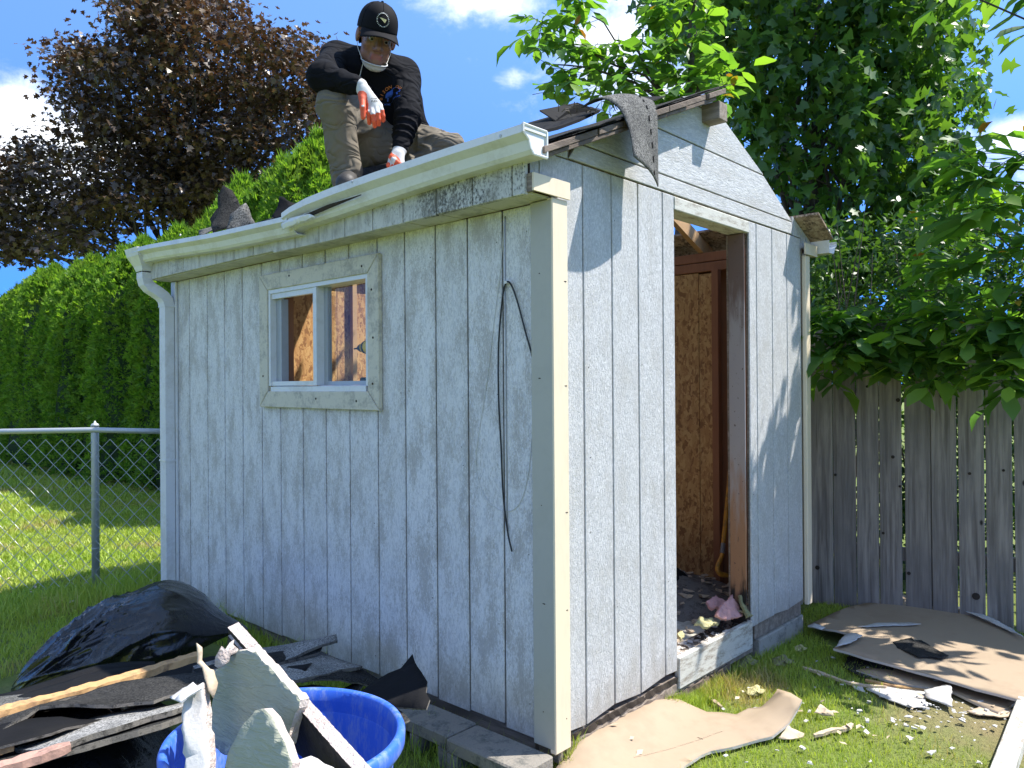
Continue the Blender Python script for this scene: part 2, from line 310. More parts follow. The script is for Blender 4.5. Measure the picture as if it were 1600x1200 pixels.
def green_by_place(t):
    """lawn colour: lush, with straw patches that stay where they lie"""
    sx = t.n('ShaderNodeSeparateXYZ', Vector=t.pos)
    n1 = t.noise(t.pos, 1.1, 4, 0.6); n2 = t.noise(t.pos, 5.5, 4, 0.6)
    d2 = t.math('SQRT', t.math('ADD', t.math('POWER', t.math('SUBTRACT', sx.outputs[0], 1.75), 2.0), t.math('POWER', t.math('ADD', sx.outputs[1], 1.15), 2.0)))
    straw = t.maprange(t.math('ADD', d2, t.math('MULTIPLY', n2, 0.7)), 1.05, 0.45, 0, 0.9)
    straw2 = t.maprange(t.math('ADD', n1, t.math('MULTIPLY', n2, 0.35)), 0.70, 0.90, 0.0, 0.6)
    return t.math('MAXIMUM', straw, straw2), n1, n2
m, t = newmat('lawn_blades'); sf, n1, n2 = green_by_place(t)
ri = t.n('ShaderNodeNewGeometry').outputs['Random Per Island']
c = t.mix(ri, (0.20, 0.33, 0.032), (0.44, 0.54, 0.085)); c = t.mix(t.maprange(n1, 0.35, 0.65), c, t.mix(0.5, c, (0.40, 0.41, 0.09)))
c = t.mix(t.math('MULTIPLY', t.maprange(t.math('ADD', sf, t.math('MULTIPLY', ri, 0.5)), 0.42, 0.75), 0.85), c, (0.44, 0.34, 0.17))
b = t.n('ShaderNodeBsdfPrincipled', Base__Color=c, Roughness=0.5); tl = t.n('ShaderNodeBsdfTranslucent', Color=t.mix(1.0, c, (1.5, 1.5, 0.7), 'MULTIPLY'))
mx = t.n('ShaderNodeMixShader', i0=0.35, i1=b.outputs[0], i2=tl.outputs[0]); t.n('ShaderNodeOutputMaterial', Surface=mx.outputs[0]); M['blades'] = m
m, t = newmat('lawn_soil'); sf, n1, n2 = green_by_place(t); f = t.noise(t.pos, 38, 5, 0.7)
c = t.mix(f, (0.09, 0.13, 0.022), (0.20, 0.25, 0.045)); c = t.mix(t.math('MULTIPLY', sf, 0.8), c, t.mix(f, (0.14, 0.10, 0.06), (0.38, 0.28, 0.16)))
finish(t, c, 0.95, f, 0.9, 0.03); M['ground'] = m
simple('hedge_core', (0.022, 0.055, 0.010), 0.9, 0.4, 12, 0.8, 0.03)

for nm, col, fr, st in (('trouser_khaki', (0.165, 0.143, 0.110), 4.5, 0.6), ('sweat_black', (0.0058, 0.0062, 0.0085), 4.6, 0.5)):
    m, t = newmat(nm+'_cloth'); n1 = t.noise(t.pos, fr, 2, 0.4, 0.8); n2 = t.noise(t.scaled(t.pos, (1.0, 1.0, 1.9), (0.6, 0.4, 0.2)), fr*1.6, 1.5, 0.4, 1.0); n3 = t.noise(t.pos, 240, 2)
    rid = t.math('ABSOLUTE', t.math('SUBTRACT', n2, 0.5)); hgt = t.math('ADD', t.math('MULTIPLY', rid, 1.7), t.math('MULTIPLY', n1, 0.8))
    c = t.mix(n1, tuple(x*.86 for x in col), tuple(x*1.16 for x in col)); c = t.mix(t.math('MULTIPLY', n3, 0.25), c, tuple(x*.7 for x in col))
    if nm[0] == 't': c = t.mix(t.math('MULTIPLY', t.maprange(t.noise(t.pos, 14, 5, 0.7), 0.55, 0.75), 0.4), c, (0.22, 0.19, 0.15))
    finish(t, c, 0.9, hgt, st, 0.05, spec=0.12); M[nm] = m
# ------------------------------------------------------------------ geometry helpers
def link(name, me, mat=None, parent=None, smooth=False):
    o = bpy.data.objects.new(name, me); COL.objects.link(o)
    if mat is not None:
        for mm in (mat if isinstance(mat, (list, tuple)) else [mat]): me.materials.append(M[mm] if isinstance(mm, str) else mm)
    if parent is not None:
        o.parent = parent; pl = parent; off = Vector((0, 0, 0))
        while pl is not None: off += pl.location; pl = pl.parent
        o.location = -off                       # meshes are written in world coordinates
    if smooth: me.polygons.foreach_set('use_smooth', [True]*len(me.polygons))
    return o
def thing(name, label, cat, loc=(0, 0, 0), group=None):
    o = bpy.data.objects.new(name, None); COL.objects.link(o); o.location = loc; o.empty_display_size = 0.1
    return tag(o, label, cat, group)
def tag(o, label=None, cat=None, group=None, kind=None):
    for k, v in (('label', label), ('category', cat), ('group', group), ('kind', kind)):
        if v: o[k] = v
    return o
def np_mesh(name, V, F, mats=None):
    """V (n,3); F (m,k) of equal size k"""
    me = bpy.data.meshes.new(name); V = np.asarray(V, np.float32); F = np.asarray(F, np.int32); k = F.shape[1]
    me.vertices.add(len(V)); me.vertices.foreach_set('co', V.ravel())
    me.loops.add(F.size); me.loops.foreach_set('vertex_index', F.ravel())
    me.polygons.add(len(F)); me.polygons.foreach_set('loop_start', np.arange(0, F.size, k, dtype=np.int32))
    if mats is not None: me.polygons.foreach_set('material_index', np.asarray(mats, np.int32))
    me.update(calc_edges=True); me.validate(); return me
class MB:
    def __init__(s): s.V = []; s.F = []; s.MI = []; s.mi = 0
    def add(s, V, F):
        b = len(s.V); s.V += [tuple(map(float, v)) for v in V]; s.F += [tuple(i+b for i in f) for f in F]; s.MI += [s.mi]*len(F); return s
    def hexa(s, P):                                # 8 points: bottom ring 0-3, top ring 4-7
        return s.add(P, [(3, 2, 1, 0), (4, 5, 6, 7), (0, 1, 5, 4), (1, 2, 6, 5), (2, 3, 7, 6), (3, 0, 4, 7)])
    def box(s, x0, x1, y0, y1, z0, z1): return s.hexa([(x0, y0, z0), (x1, y0, z0), (x1, y1, z0), (x0, y1, z0), (x0, y0, z1), (x1, y0, z1), (x1, y1, z1), (x0, y1, z1)])
    def bar(s, a, b, w, h, up=(0, 0, 1)):          # rectangular bar from a to b, w sideways, h along up
        a = Vector(a); b = Vector(b); d = (b-a).normalized(); u = Vector(up); sd = d.cross(u).normalized()*w/2; u2 = sd.cross(d).normalized()*h/2
        P = [p+sx*sd+sz*u2 for p in (a, b) for sx, sz in ((-1, -1), (1, -1), (1, 1), (-1, 1))]
        return s.hexa(P)
    def tube(s, pts, r, n=8, cap=True):
        pts = [Vector(p) for p in pts]; rs = r if isinstance(r, (list, tuple, np.ndarray)) else [r]*len(pts)
        V = []; F = []; ref = Vector((0.31, 0.2, 0.93)); prev = None
        for i, p in enumerate(pts):
            d = (pts[min(i+1, len(pts)-1)]-pts[max(i-1, 0)]).normalized()
            if prev is None:
                a = d.cross(ref)
                if a.length < 1e-3: a = d.cross(Vector((1, 0, 0)))
            else: a = prev-d*prev.dot(d)
            a.normalize(); prev = a; b = d.cross(a)
            for k in range(n): th = 2*math.pi*k/n; V.append(p+(a*math.cos(th)+b*math.sin(th))*rs[i])
        for i in range(len(pts)-1):
            for k in range(n): F.append((i*n+k, i*n+(k+1) % n, (i+1)*n+(k+1) % n, (i+1)*n+k))
        if cap: F.append(tuple(range(n-1, -1, -1))); F.append(tuple((len(pts)-1)*n+k for k in range(n)))
        return s.add(V, F)
    def loft(s, rings, close=True, cap=True):
        n = len(rings[0]); V = [p for r in rings for p in r]; F = []
        for i in range(len(rings)-1):
            for k in range(n if close else n-1): F.append((i*n+k, i*n+(k+1) % n, (i+1)*n+(k+1) % n, (i+1)*n+k))
        if cap and close: F.append(tuple(range(n-1, -1, -1))); F.append(tuple((len(rings)-1)*n+k for k in range(n)))
        return s.add(V, F)
    def build(s, name, mat=None, parent=None, smooth=False, bevel=0.0, recalc=True):
        me = bpy.data.meshes.new(name); me.from_pydata(s.V, [], s.F); me.polygons.foreach_set('material_index', s.MI)
        if bevel or recalc:
            bm = bmesh.new(); bm.from_mesh(me)
            bmesh.ops.recalc_face_normals(bm, faces=bm.faces)
            if bevel: bmesh.ops.bevel(bm, geom=bm.edges[:], offset=bevel, segments=1, affect='EDGES', profile=0.5)
            bm.to_mesh(me); bm.free()
        return link(name, me, mat, parent, smooth)

_ND = RNG.normal(size=(24, 3)); _ND /= np.linalg.norm(_ND, axis=1)[:, None]; _NP = RNG.uniform(0, 6.28, 24); _NS = RNG.uniform(0.6, 1.6, 24)
def wob(P, sc, seed=0):
    """cheap smooth pseudo-noise, about -1..1"""
    P = np.asarray(P, float); o = np.zeros(P.shape[:-1])
    for i in range(8):
        j = (i*3+seed*5) % 24; o += np.sin((P@_ND[j])*sc*_NS[j]*2+_NP[j]+seed*1.7)
    return o/4.0
def clean_area(pts): return abs(sum(pts[i][0]*pts[(i+1) % len(pts)][1]-pts[(i+1) % len(pts)][0]*pts[i][1] for i in range(len(pts))))/2
def ragged(poly, step, amp, rng):
    out = []
    for i, p in enumerate(poly):
        q = poly[(i+1) % len(poly)]; L = math.hypot(q[0]-p[0], q[1]-p[1]); n = max(1, int(L/step))
        for k in range(n):
            f = k/n; a = amp if k else amp*0.4
            out.append((p[0]+(q[0]-p[0])*f+rng.uniform(-a, a), p[1]+(q[1]-p[1])*f+rng.uniform(-a, a)))
    return out
def slab(name, poly, thick, surf, mat, parent=None, grid=0.05, rag=(0.04, 0.004), seed=0, smooth=True):
    """sheet with an irregular outline (u,v) lifted to 3-D by surf(u,v)->point,normal ; top material 0, rim material 1"""
    rng = random.Random(seed); pl = ragged(poly, rag[0], rag[1], rng) if rag else list(poly)
    xs = [p[0] for p in pl]; ys = [p[1] for p in pl]
    pts = [Vector(p) for p in pl]; n = len(pl)
    def inside(x, y):
        c = False; j = n-1
        for i in range(n):
            if (pl[i][1] > y) != (pl[j][1] > y) and x < (pl[j][0]-pl[i][0])*(y-pl[i][1])/(pl[j][1]-pl[i][1])+pl[i][0]: c = not c
            j = i
        return c
    gx = np.arange(min(xs)+grid/2, max(xs), grid); gy = np.arange(min(ys)+grid/2, max(ys), grid)
    for x in gx:
        for y in gy:
            x2 = x+rng.uniform(-.2, .2)*grid; y2 = y+rng.uniform(-.2, .2)*grid
            if inside(x2, y2): pts.append(Vector((x2, y2)))
    v2, e2, f2, _, _, _ = mgeo.delaunay_2d_cdt(pts, [(i, (i+1) % n) for i in range(n)], [list(range(n))], 1, 1e-6)
    V = []; B = []
    for p in v2:
        q, nn = surf(p.x, p.y); V.append(Vector(q)); B.append(Vector(q)-Vector(nn)*thick)
    nv = len(V); F = [tuple(f) for f in f2]; MI = [0]*len(F)
    cnt = {}
    for f in F:
        for i in range(len(f)):
            a, b = f[i], f[(i+1) % len(f)]; cnt[(a, b)] = cnt.get((a, b), 0)+1
    rim = [(a, b) for (a, b) in cnt if (b, a) not in cnt]
    F2 = F+[tuple(reversed([i+nv for i in f])) for f in F]; MI += [0]*len(F)
    for a, b in rim: F2.append((b, a, a+nv, b+nv)); MI.append(1)
    me = bpy.data.meshes.new(name); me.from_pydata(V+B, [], F2)
    mats = mat if isinstance(mat, (list, tuple)) else [mat, mat]
    me.polygons.foreach_set('material_index', MI)
    if smooth: me.polygons.foreach_set('use_smooth', [k == 0 for k in MI])
    o = link(name, me, list(mats), parent); return o
def plane_surf(O, U_, V_, bend=None):
    O = np.array(O, float); U_ = np.array(U_, float); V_ = np.array(V_, float); N = np.cross(U_, V_); N /= np.linalg.norm(N)
    def s(u, v): return O+U_*u+V_*v+(N*bend(u, v) if bend else 0), N
    return s
def bend_wob(amp, sc, seed=0): return lambda u, v: amp*float(wob((u, v, 0.3*seed), sc, seed))

# ------------------------------------------------------------------ ground
def gz(x, y):
    x = np.asarray(x, float); y = np.asarray(y, float)
    s = np.clip((y-0.4)/2.6, 0, 1); s = s*s*(3-2*s)
    far = np.clip((np.hypot(x-1, y-1)-6)/30, 0, 1)
    m_ = np.exp(-((y+.02)/.13)**2)*np.clip((x+.02)/.14, 0, 1)*np.clip((1.02-x)/.3, 0, 1)*(y < .1)
    return 0.078*m_-0.145+0.105*s+0.012*np.sin(2.1*x+0.7)*np.sin(1.7*y+0.4)+0.006*np.sin(5.3*x)*np.sin(4.9*y+1)+far*0.05
ax = np.unique(np.concatenate([np.linspace(-4, 5, 110), np.linspace(5, 20, 40), np.linspace(-20, -4, 40), [-900, -300, -120, -60, -35, 35, 60, 120, 300, 900]]))
ay = np.unique(np.concatenate([np.linspace(-4, 8, 130), np.linspace(8, 26, 40), np.linspace(-20, -4, 30), [-900, -300, -120, -60, -35, 40, 60, 120, 300, 900]]))
gx, gy = np.meshgrid(ax, ay, indexing='ij'); V = np.stack([gx, gy, gz(gx, gy)], -1).reshape(-1, 3)
i, j = np.meshgrid(np.arange(len(ax)-1), np.arange(len(ay)-1), indexing='ij'); b = (i*len(ay)+j).ravel()
g = link('ground', np_mesh('ground', V, np.stack([b, b+len(ay), b+len(ay)+1, b+1], 1)), 'ground', smooth=True); tag(g, kind='structure')

def blades(name, P, h, wd, lean, mat, rng):
    n = len(P); a = rng.uniform(0, 6.283, n); d = np.stack([np.cos(a), np.sin(a), np.zeros(n)], 1); la = rng.uniform(0, 6.283, n)
    ld = np.stack([np.cos(la), np.sin(la), np.zeros(n)], 1)*(lean*rng.uniform(0.2, 1.0, n)*h)[:, None]
    H = np.zeros((n, 3)); H[:, 2] = h; wv = d*wd[:, None]; lc = lean[:, None]
    V = np.stack([P-wv, P+wv, P+H*0.55+ld*0.35+wv*0.8, P+H*0.55+ld*0.35-wv*0.8, P+H*np.clip(1-lc*.25, .5, 1)+ld], 1).reshape(-1, 3)
    b = np.arange(n)[:, None]*5
    F = np.concatenate([b+np.array([[0, 1, 2]]), b+np.array([[0, 2, 3]]), b+np.array([[3, 2, 4]])], 0)
    return np_mesh(name, V, F)
def in_shed(x, y, m=0.0): return (x > -m) & (x < 2.44+m) & (y > -m) & (y < 3.3+m)
PP = []; HH = []; WW = []
def scatter(n, x0, x1, y0, y1, h0, h1, w_, keep=None):
    x = RNG.uniform(x0, x1, n); y = RNG.uniform(y0, y1, n); k = ~in_shed(x, y, -0.03)
    if keep is not None: k &= keep(x, y)
    x = x[k]; y = y[k]; P = np.stack([x, y, gz(x, y)-0.004], 1); PP.append(P)
    cl = 0.65+0.5*(wob(P, 2.3, 3)*0.5+0.5); HH.append(RNG.uniform(h0, h1, len(x))*cl); WW.append(np.full(len(x), w_)*RNG.uniform(0.7, 1.3, len(x)))
def straw(x, y): return np.hypot(x-1.75, y+1.15) > 0.35+0.5*RNG.random(len(x))
def under(P):
    k = np.zeros(len(P), bool)
    for pl in SHEETS: k |= in_poly(P[:, 0], P[:, 1], pl)
    return k
def in_poly(x, y, poly):
    c = np.zeros(len(x), bool); j = len(poly)-1
    for i in range(len(poly)):
        xi, yi = poly[i][:2]; xj, yj = poly[j][:2]; c ^= ((yi > y) != (yj > y)) & (x < (xj-xi)*(y-yi)/(yj-yi+1e-9)+xi); j = i
    return c
SHEETS = [[tuple(onz(a, b, -.10)[:2]) for a, b in pl] for pl in (
    [(1268, 976), (1330, 950), (1410, 930), (1500, 950), (1600, 996), (1680, 1080), (1590, 1090), (1430, 1046), (1306, 1010)],
    [(1016, 1102), (1150, 1117), (1196, 1106), (1230, 1098), (1236, 1118), (1200, 1144), (1110, 1164), (1060, 1196), (900, 1300), (830, 1250), (884, 1204), (944, 1152)],
    [(1354, 1072), (1440, 1080), (1488, 1072), (1488, 1100), (1420, 1104)])]+[[(-1.0, -.3), (-.55, .1), (-.2, .9), (-.2, 2.2), (-.4, 2.6), (-1.3, 2.5), (-2.2, 1.2), (-2, -.3)]]
scatter(90000, -0.9, 3.3, -2.0, 0.15, 0.018, 0.060, 0.0016, straw)          # foreground lawn by the door
scatter(9000, -1.3, 0.1, -0.4, 1.1, 0.03, 0.08, 0.0018)
scatter(50000, -2.8, 0.2, 1.0, 4.2, 0.03, 0.075, 0.0022)
scatter(110000, -4.2, 2.4, 4.0, 9.5, 0.035, 0.085, 0.0042)
scatter(60000, -6, 2.6, 9.5, 19, 0.05, 0.10, 0.009)
P = np.concatenate(PP); h = np.concatenate(HH); wd = np.concatenate(WW); kk = ~under(P); P = P[kk]; h = h[kk]; wd = wd[kk]
gr = link('grass', blades('grass', P, h, wd, np.full(len(P), 0.75), None, RNG), 'blades'); tag(gr, 'short mown lawn grass with straw coloured patches', kind='stuff')
# longer unmown grass along the footings and under the fence
PP = []; HH = []; WW = []
scatter(1500, 0.03, 2.6, -0.16, 0.02, 0.04, 0.10, 0.0017); scatter(3600, 0.05, 1.3, -0.10, -0.012, 0.05, 0.11, 0.0017); scatter(1800, -0.25, 0.02, -0.15, 3.2, 0.06, 0.19, 0.0017)
scatter(90, -.09, -.015, 1.45, 1.80, 0.10, 0.26, 0.0016); scatter(40, -.08, -.015, .80, 1.0, 0.10, 0.24, 0.0014); scatter(30, -.08, -.015, .25, .7, 0.05, 0.15, 0.0014); scatter(1500, 1.5, 3.0, -0.3, 0.15, 0.03, 0.08, 0.0018); scatter(2600, -1.4, 0.2, 3.4, 4.1, 0.06, 0.20, 0.0022)
P = np.concatenate(PP); h = np.concatenate(HH); wd = np.concatenate(WW); kk = ~under(P); P = P[kk]; h = h[kk]; wd = wd[kk]
gr = link('long_grass', blades('long_grass', P, h, wd, np.full(len(P), 0.6), None, RNG), 'blades'); tag(gr, 'longer untrimmed grass along the shed footings', kind='stuff')

# ------------------------------------------------------------------ shed
SHED = thing('shed', 'small white wooden garden shed with stripped roof and missing door', 'shed', (1.22, 1.65, -0.1))
SL = 0.43; EAVE = 2.325; RIDGE = EAVE+1.22*SL; LEN = 3.30; WID = 2.44
def roofz(x): return EAVE+SL*min(x, WID-x)
PT = 0.011                                             # board relief
# gable end boards, vertical, below z = 2.28
def ragged_foot(b, x0, x1, z, rng):
    return z+rng.uniform(-0.012, 0.012)
rs = random.Random(3)
gx_edges = [0.0, 0.2, 0.4, 0.6, 0.805, 0.912]
def vboard_gable(x0, x1, z0a, z0b, z1a, z1b):
    g_ = 0.004
    P = [(x0+g_, -PT, z0a), (x1-g_, -PT, z0b), (x1-g_, 0.0, z0b), (x0+g_, 0.0, z0a), (x0+g_, -PT, z1a), (x1-g_, -PT, z1b), (x1-g_, 0.0, z1b), (x0+g_, 0.0, z1a)]
    return MB().hexa(P).build('siding_board', 'siding_gable', SHED, bevel=0.0025)
foot = [0.0, 0.012, 0.034, 0.02, 0.04, 0.035]
for k in range(5):
    vboard_gable(gx_edges[k], gx_edges[k+1], foot[k]+0.03*(k == 0), foot[k+1], 2.278, 2.278)
for x0, x1 in ((1.69, 1.782), (1.782, 1.985), (1.985, 2.19), (2.19, 2.40)): vboard_gable(x0, x1, 0.06+rs.uniform(-.01, .01), 0.055+rs.uniform(-.01, .01), 2.278, 2.278)
# boards above, horizontal
def hboard(z0, z1, xl=0.11, xr=2.27, mat='siding_lap'):
    def lim(z): return max(xl, (z+0.035-EAVE)/SL+0.0), min(xr, WID-(z-EAVE)/SL)
    a0, b0 = lim(z0); a1, b1 = lim(z1); g_ = 0.0035; z0 += g_; z1 -= g_
    P = [(a0, -PT-.002, z0), (b0, -PT-.002, z0), (b0, 0.0, z0), (a0, 0.0, z0), (a1, -PT-.002, z1), (b1, -PT-.002, z1), (b1, 0.0, z1), (a1, 0.0, z1)]
    return MB().hexa(P).build('siding_board', mat, SHED, bevel=0.002)
for z0, z1 in ((2.283, 2.360), (2.360, 2.565), (2.565, 2.765)): hboard(z0, z1)
P = [(0.99, -PT-.002, 2.769), (1.45-.01, -PT-.002, 2.769), (1.23, -PT-.002, 2.845), (0.99, 0, 2.769), (1.44, 0, 2.769), (1.23, 0, 2.845)]
MB().add(P, [(0, 1, 2), (5, 4, 3), (0, 3, 4, 1), (1, 4, 5, 2), (2, 5, 3, 0)]).build('siding_board', 'siding_lap', SHED)
# corner infill pieces up to the rake, both ends
def infill(x0, x1, z0, left=True):
    g_ = 0.003; f = (lambda x: EAVE+SL*x-0.02) if left else (lambda x: EAVE+SL*(WID-x))
    P = [(x0+g_, -PT-.001, z0), (x1-g_, -PT-.001, z0), (x1-g_, 0, z0), (x0+g_, 0, z0), (x0+g_, -PT-.001, f(x0)), (x1-g_, -PT-.001, f(x1)), (x1-g_, 0, f(x1)), (x0+g_, 0, f(x0))]
    MB().hexa(P).build('siding_board', 'siding_gable', SHED)
infill(-0.14, -0.072, 2.175); infill(-0.072, 0.03, 2.175); infill(0.03, 0.105, 2.283)
infill(2.275, 2.40, 2.283, False); infill(2.40, 2.47, 2.22, False); infill(2.47, 2.55, 2.22, False)
# backing sheet behind the boards so that joints read as dark grooves
MB().box(0.02, 0.905, 0.004, 0.012, 0.06, 2.28).build('wall_sheathing', 'grey_wood', SHED)
MB().box(1.70, 2.42, 0.004, 0.012, 0.06, 2.28).build('wall_sheathing', 'grey_wood', SHED)
MB().add([(0.02, .004, 2.2805), (2.42, .004, 2.2805), (2.42, .004, 2.33), (1.22, .004, 2.845), (0.02, .004, 2.32), (0.02, .012, 2.2805), (2.42, .012, 2.2805), (2.42, .012, 2.33), (1.22, .012, 2.845), (0.02, .012, 2.32)],
         [(0, 1, 2, 3, 4), (9, 8, 7, 6, 5), (0, 5, 6, 1), (1, 6, 7, 2), (2, 7, 8, 3), (3, 8, 9, 4), (4, 9, 5, 0)]).build('gable_sheathing', 'osb_grey', SHED)
# long side boards (x = 0 plane), y edges read off the grooves
ye = [0.0, 0.077, 0.242, 0.447, 0.650, 0.862, 1.067, 1.295, 1.501, 1.716, 1.941, 2.141, 2.361, 2.580, 2.805, 3.054, 3.27]
WY0, WY1, WZ0, WZ1 = 1.024, 2.118, 1.276, 2.020           # outer trim of the window
def vboard_side(y0, y1, z0, z1, mat='siding_side'):
    g_ = 0.0045
    MB().hexa([(-PT, y0+g_, z0), (0, y0+g_, z0), (0, y1-g_, z0), (-PT, y1-g_, z0), (-PT, y0+g_, z1), (0, y0+g_, z1), (0, y1-g_, z1), (-PT, y1-g_, z1)]).build('siding_board', mat, SHED, bevel=0.003)
for k in range(len(ye)-1):
    y0, y1 = ye[k], ye[k+1]; zb = rs.uniform(-0.005, 0.012)
    if y1 <= WY0+0.06 or y0 >= WY1-0.02: vboard_side(y0, y1, zb, 2.098)
    else: vboard_side(y0, y1, zb, WZ0+0.02); vboard_side(y0, y1, WZ1-0.02, 2.098)
for y0, y1, z0, z1 in ((0.02, 1.07, 0.02, 2.10), (2.07, 3.27, 0.02, 2.10), (1.07, 2.07, 0.02, 1.30), (1.07, 2.07, 1.99, 2.10)):
    MB().box(0.004, 0.012, y0, y1, z0, z1).build('wall_sheathing', 'grey_wood', SHED)
# far gable and back side, seen from inside and from a step aside
for x0 in np.arange(0, 2.44, 0.2033): MB().box(x0+.004, min(x0+0.2, 2.44), LEN-.012, LEN, 0.02, 2.30).build('siding_board', 'siding_gable', SHED)
MB().add([(0, LEN-.010, 2.302), (2.44, LEN-.010, 2.302), (1.22, LEN-.010, 2.84), (0, LEN, 2.302), (2.44, LEN, 2.302), (1.22, LEN, 2.84)], [(0, 1, 2), (5, 4, 3), (0, 3, 4, 1), (1, 4, 5, 2), (2, 5, 3, 0)]).build('gable_siding', 'siding_lap', SHED)
for y0 in np.arange(0.01, 3.28, 0.2045): MB().box(2.428, 2.44, y0, y0+.2, 0.02, 2.26).build('siding_board', 'siding_side', SHED)
# nail heads and small holes in the boards
nh = MB(); rn = random.Random(8)
for k in range(len(ye)-1):
    for z in np.arange(.12, 2.05, .31):
        y_ = (ye[k]+.03) if rn.random() < .8 else ye[k+1]-.03; z_ = z+rn.uniform(-.03, .03)
        if WY0-.02 < y_ < WY1+.02 and WZ0-.02 < z_ < WZ1+.02: continue
        if rn.random() < .7: nh.tube([(-PT-.0012, y_, z_), (-PT+.002, y_, z_)], rn.uniform(.0014, .0026), 6)
for x0 in gx_edges[:-1]+[1.70, 1.79, 1.99, 2.2]:
    for z in np.arange(.14, 2.2, .33):
        if rn.random() < .5: x_ = x0+.03+rn.uniform(-.01, .01); z_ = z+rn.uniform(-.04, .04); nh.tube([(x_, -PT-.0012, z_), (x_, -PT+.002, z_)], rn.uniform(.0013, .0024), 6)
for z in np.arange(.1, 2.05, .42):
    z_ = z+rn.uniform(-.06, .06); nh.tube([(.035+rn.uniform(-.015, .015), -.0428, z_), (.035, -.040, z_)], .0022, 6); nh.tube([(-.0348, .02+rn.uniform(-.02, .02), z_+.03), (-.032, .02, z_+.03)], .0022, 6)
nh.build('nail_heads', 'dark_rot', SHED)['kind'] = 'stuff'
# trims at the corners
def trim(P, mat='cream_trim', name='corner_trim', bevel=0.003): return MB().hexa(P).build(name, mat, SHED, bevel=bevel)
MB().box(-0.034, -PT-.002, -0.040, 0.070, -0.005, 2.097).build('corner_trim', 'trim_grey_shade', SHED, bevel=0.004)
MB().box(-0.0335, 0.062, -0.042, -PT-.002, -0.02, 2.103).build('corner_trim', 'cream_trim', SHED, bevel=0.004)
MB().box(2.405, 2.470, -0.040, -PT-.002, 0.03, 2.175).build('corner_trim', 'cream_trim', SHED, bevel=0.004)
MB().box(2.4405, 2.47, -0.0115, 0.075, 0.03, 2.17).build('corner_trim', 'cream_trim', SHED, bevel=0.003)
MB().box(-0.03, -PT-.002, 3.215, 3.285, -0.01, 2.095).build('corner_trim', 'white_vinyl', SHED, bevel=0.003)
# eave returns
MB().box(-0.150, 0.066, -0.052, -0.0435, 2.106, 2.172).build('eave_return', 'cream_trim', SHED)
MB().box(2.372, 2.56, -0.052, -0.0435, 2.178, 2.245).build('eave_return', 'cream_trim', SHED)
MB().box(-0.150, -0.135, -0.0425, 0.02, 2.104, 2.172).build('return_end', 'grey_wood', SHED)
MB().box(2.545, 2.56, -0.0425, 0.04, 2.178, 2.245).build('return_end', 'grey_wood', SHED)
MB().box(2.4425, 2.545, -0.040, 3.27, 2.180, 2.192).build('soffit_panel', 'soffit_paint', SHED)
# fascia in grooved pieces, sagging slightly, and soffit panels
fe = [-0.02, 0.045]+[0.045+0.213*k for k in range(1, 16)]+[3.30]
for k in range(len(fe)-1):
    y0, y1 = fe[k], fe[k+1]; g_ = 0.003; dz = 0.018*math.sin(max(0, min(1, (y0-0.2)/1.7))*math.pi)
    zb = 2.095-dz*0.4+(0.010 if y0 > 1.7 else 0)
    MB().box(-0.158-(0.006 if y0 < 1.7 else 0), -0.142, y0+g_, y1-g_, zb, 2.262).build('fascia_board', 'fascia', SHED, bevel=0.002)
    MB().box(-0.1395, -0.012, y0+g_*.6, y1-g_*.6, 2.100-dz*.3, 2.109-dz*.3).build('soffit_panel', 'soffit_paint', SHED)
MB().box(-0.141, -0.128, -0.015, 3.29, 2.1105, 2.25).build('sub_fascia', 'dark_rot', SHED)

# ---- window in the long side
WIN = MB()
def wtrim(ya0, ya1, za0, za1, yb0, yb1, zb0, zb1): pass
WD = MB().box(-0.006, 0.030, WY0+0.09, WY1-0.09, WZ0+0.09, WZ0+0.118)
win = WD.build('window', 'white_vinyl', SHED)
tw_ = 0.088
def trap(p4, x0=-0.038, x1=-0.0125):
    return MB().hexa([(x0, *p4[0]), (x0, *p4[1]), (x0, *p4[2]), (x0, *p4[3]), (x1, *p4[0]), (x1, *p4[1]), (x1, *p4[2]), (x1, *p4[3])])
e_ = 0.0025
for p4 in ([(WY0, WZ0-.004), (WY1, WZ0), (WY1-tw_, WZ0+tw_), (WY0+tw_, WZ0+tw_)], [(WY0, WZ1), (WY1, WZ1), (WY1-tw_, WZ1-tw_), (WY0+tw_, WZ1-tw_)],
           [(WY0, WZ0+e_), (WY0, WZ1-e_), (WY0+tw_-e_, WZ1-tw_-e_), (WY0+tw_-e_, WZ0+tw_+e_)], [(WY1, WZ0+e_), (WY1, WZ1-e_), (WY1-tw_+e_, WZ1-tw_-e_), (WY1-tw_+e_, WZ0+tw_+e_)]):
    trap(p4).build('trim_board', 'window_trim', win, bevel=0.003)
iy0, iy1, iz0, iz1 = WY0+tw_, WY1-tw_, WZ0+tw_, WZ1-tw_; ym = 1.575
MB().box(-0.030, 0.07, iy0, iy1, iz1-.022, iz1).build('window_frame', 'white_vinyl', win)
MB().box(-0.030, 0.07, iy0, iy0+.02, iz0+.03, iz1-.0225).build('window_frame', 'white_vinyl', win)
MB().box(-0.030, 0.07, iy1-.02, iy1, iz0+.03, iz1-.0225).build('window_frame', 'white_vinyl', win)
MB().box(-0.031, -0.0065, iy0+.0205, iy1-.0205, iz0, iz0+.026).build('window_frame', 'white_vinyl', win)
MB().box(-0.026, 0.065, ym-.016, ym+.016, iz0+.031, iz1-.023).build('mullion', 'white_vinyl', win)
MB().box(-0.022, 0.004, ym+.0165, iy1-.0205, iz1-.052, iz1-.0225).build('sash_rail', 'white_vinyl', win)
MB().box(-0.022, 0.004, ym+.0165, iy1-.0205, iz0+.031, iz0+.055).build('sash_rail', 'white_vinyl', win)
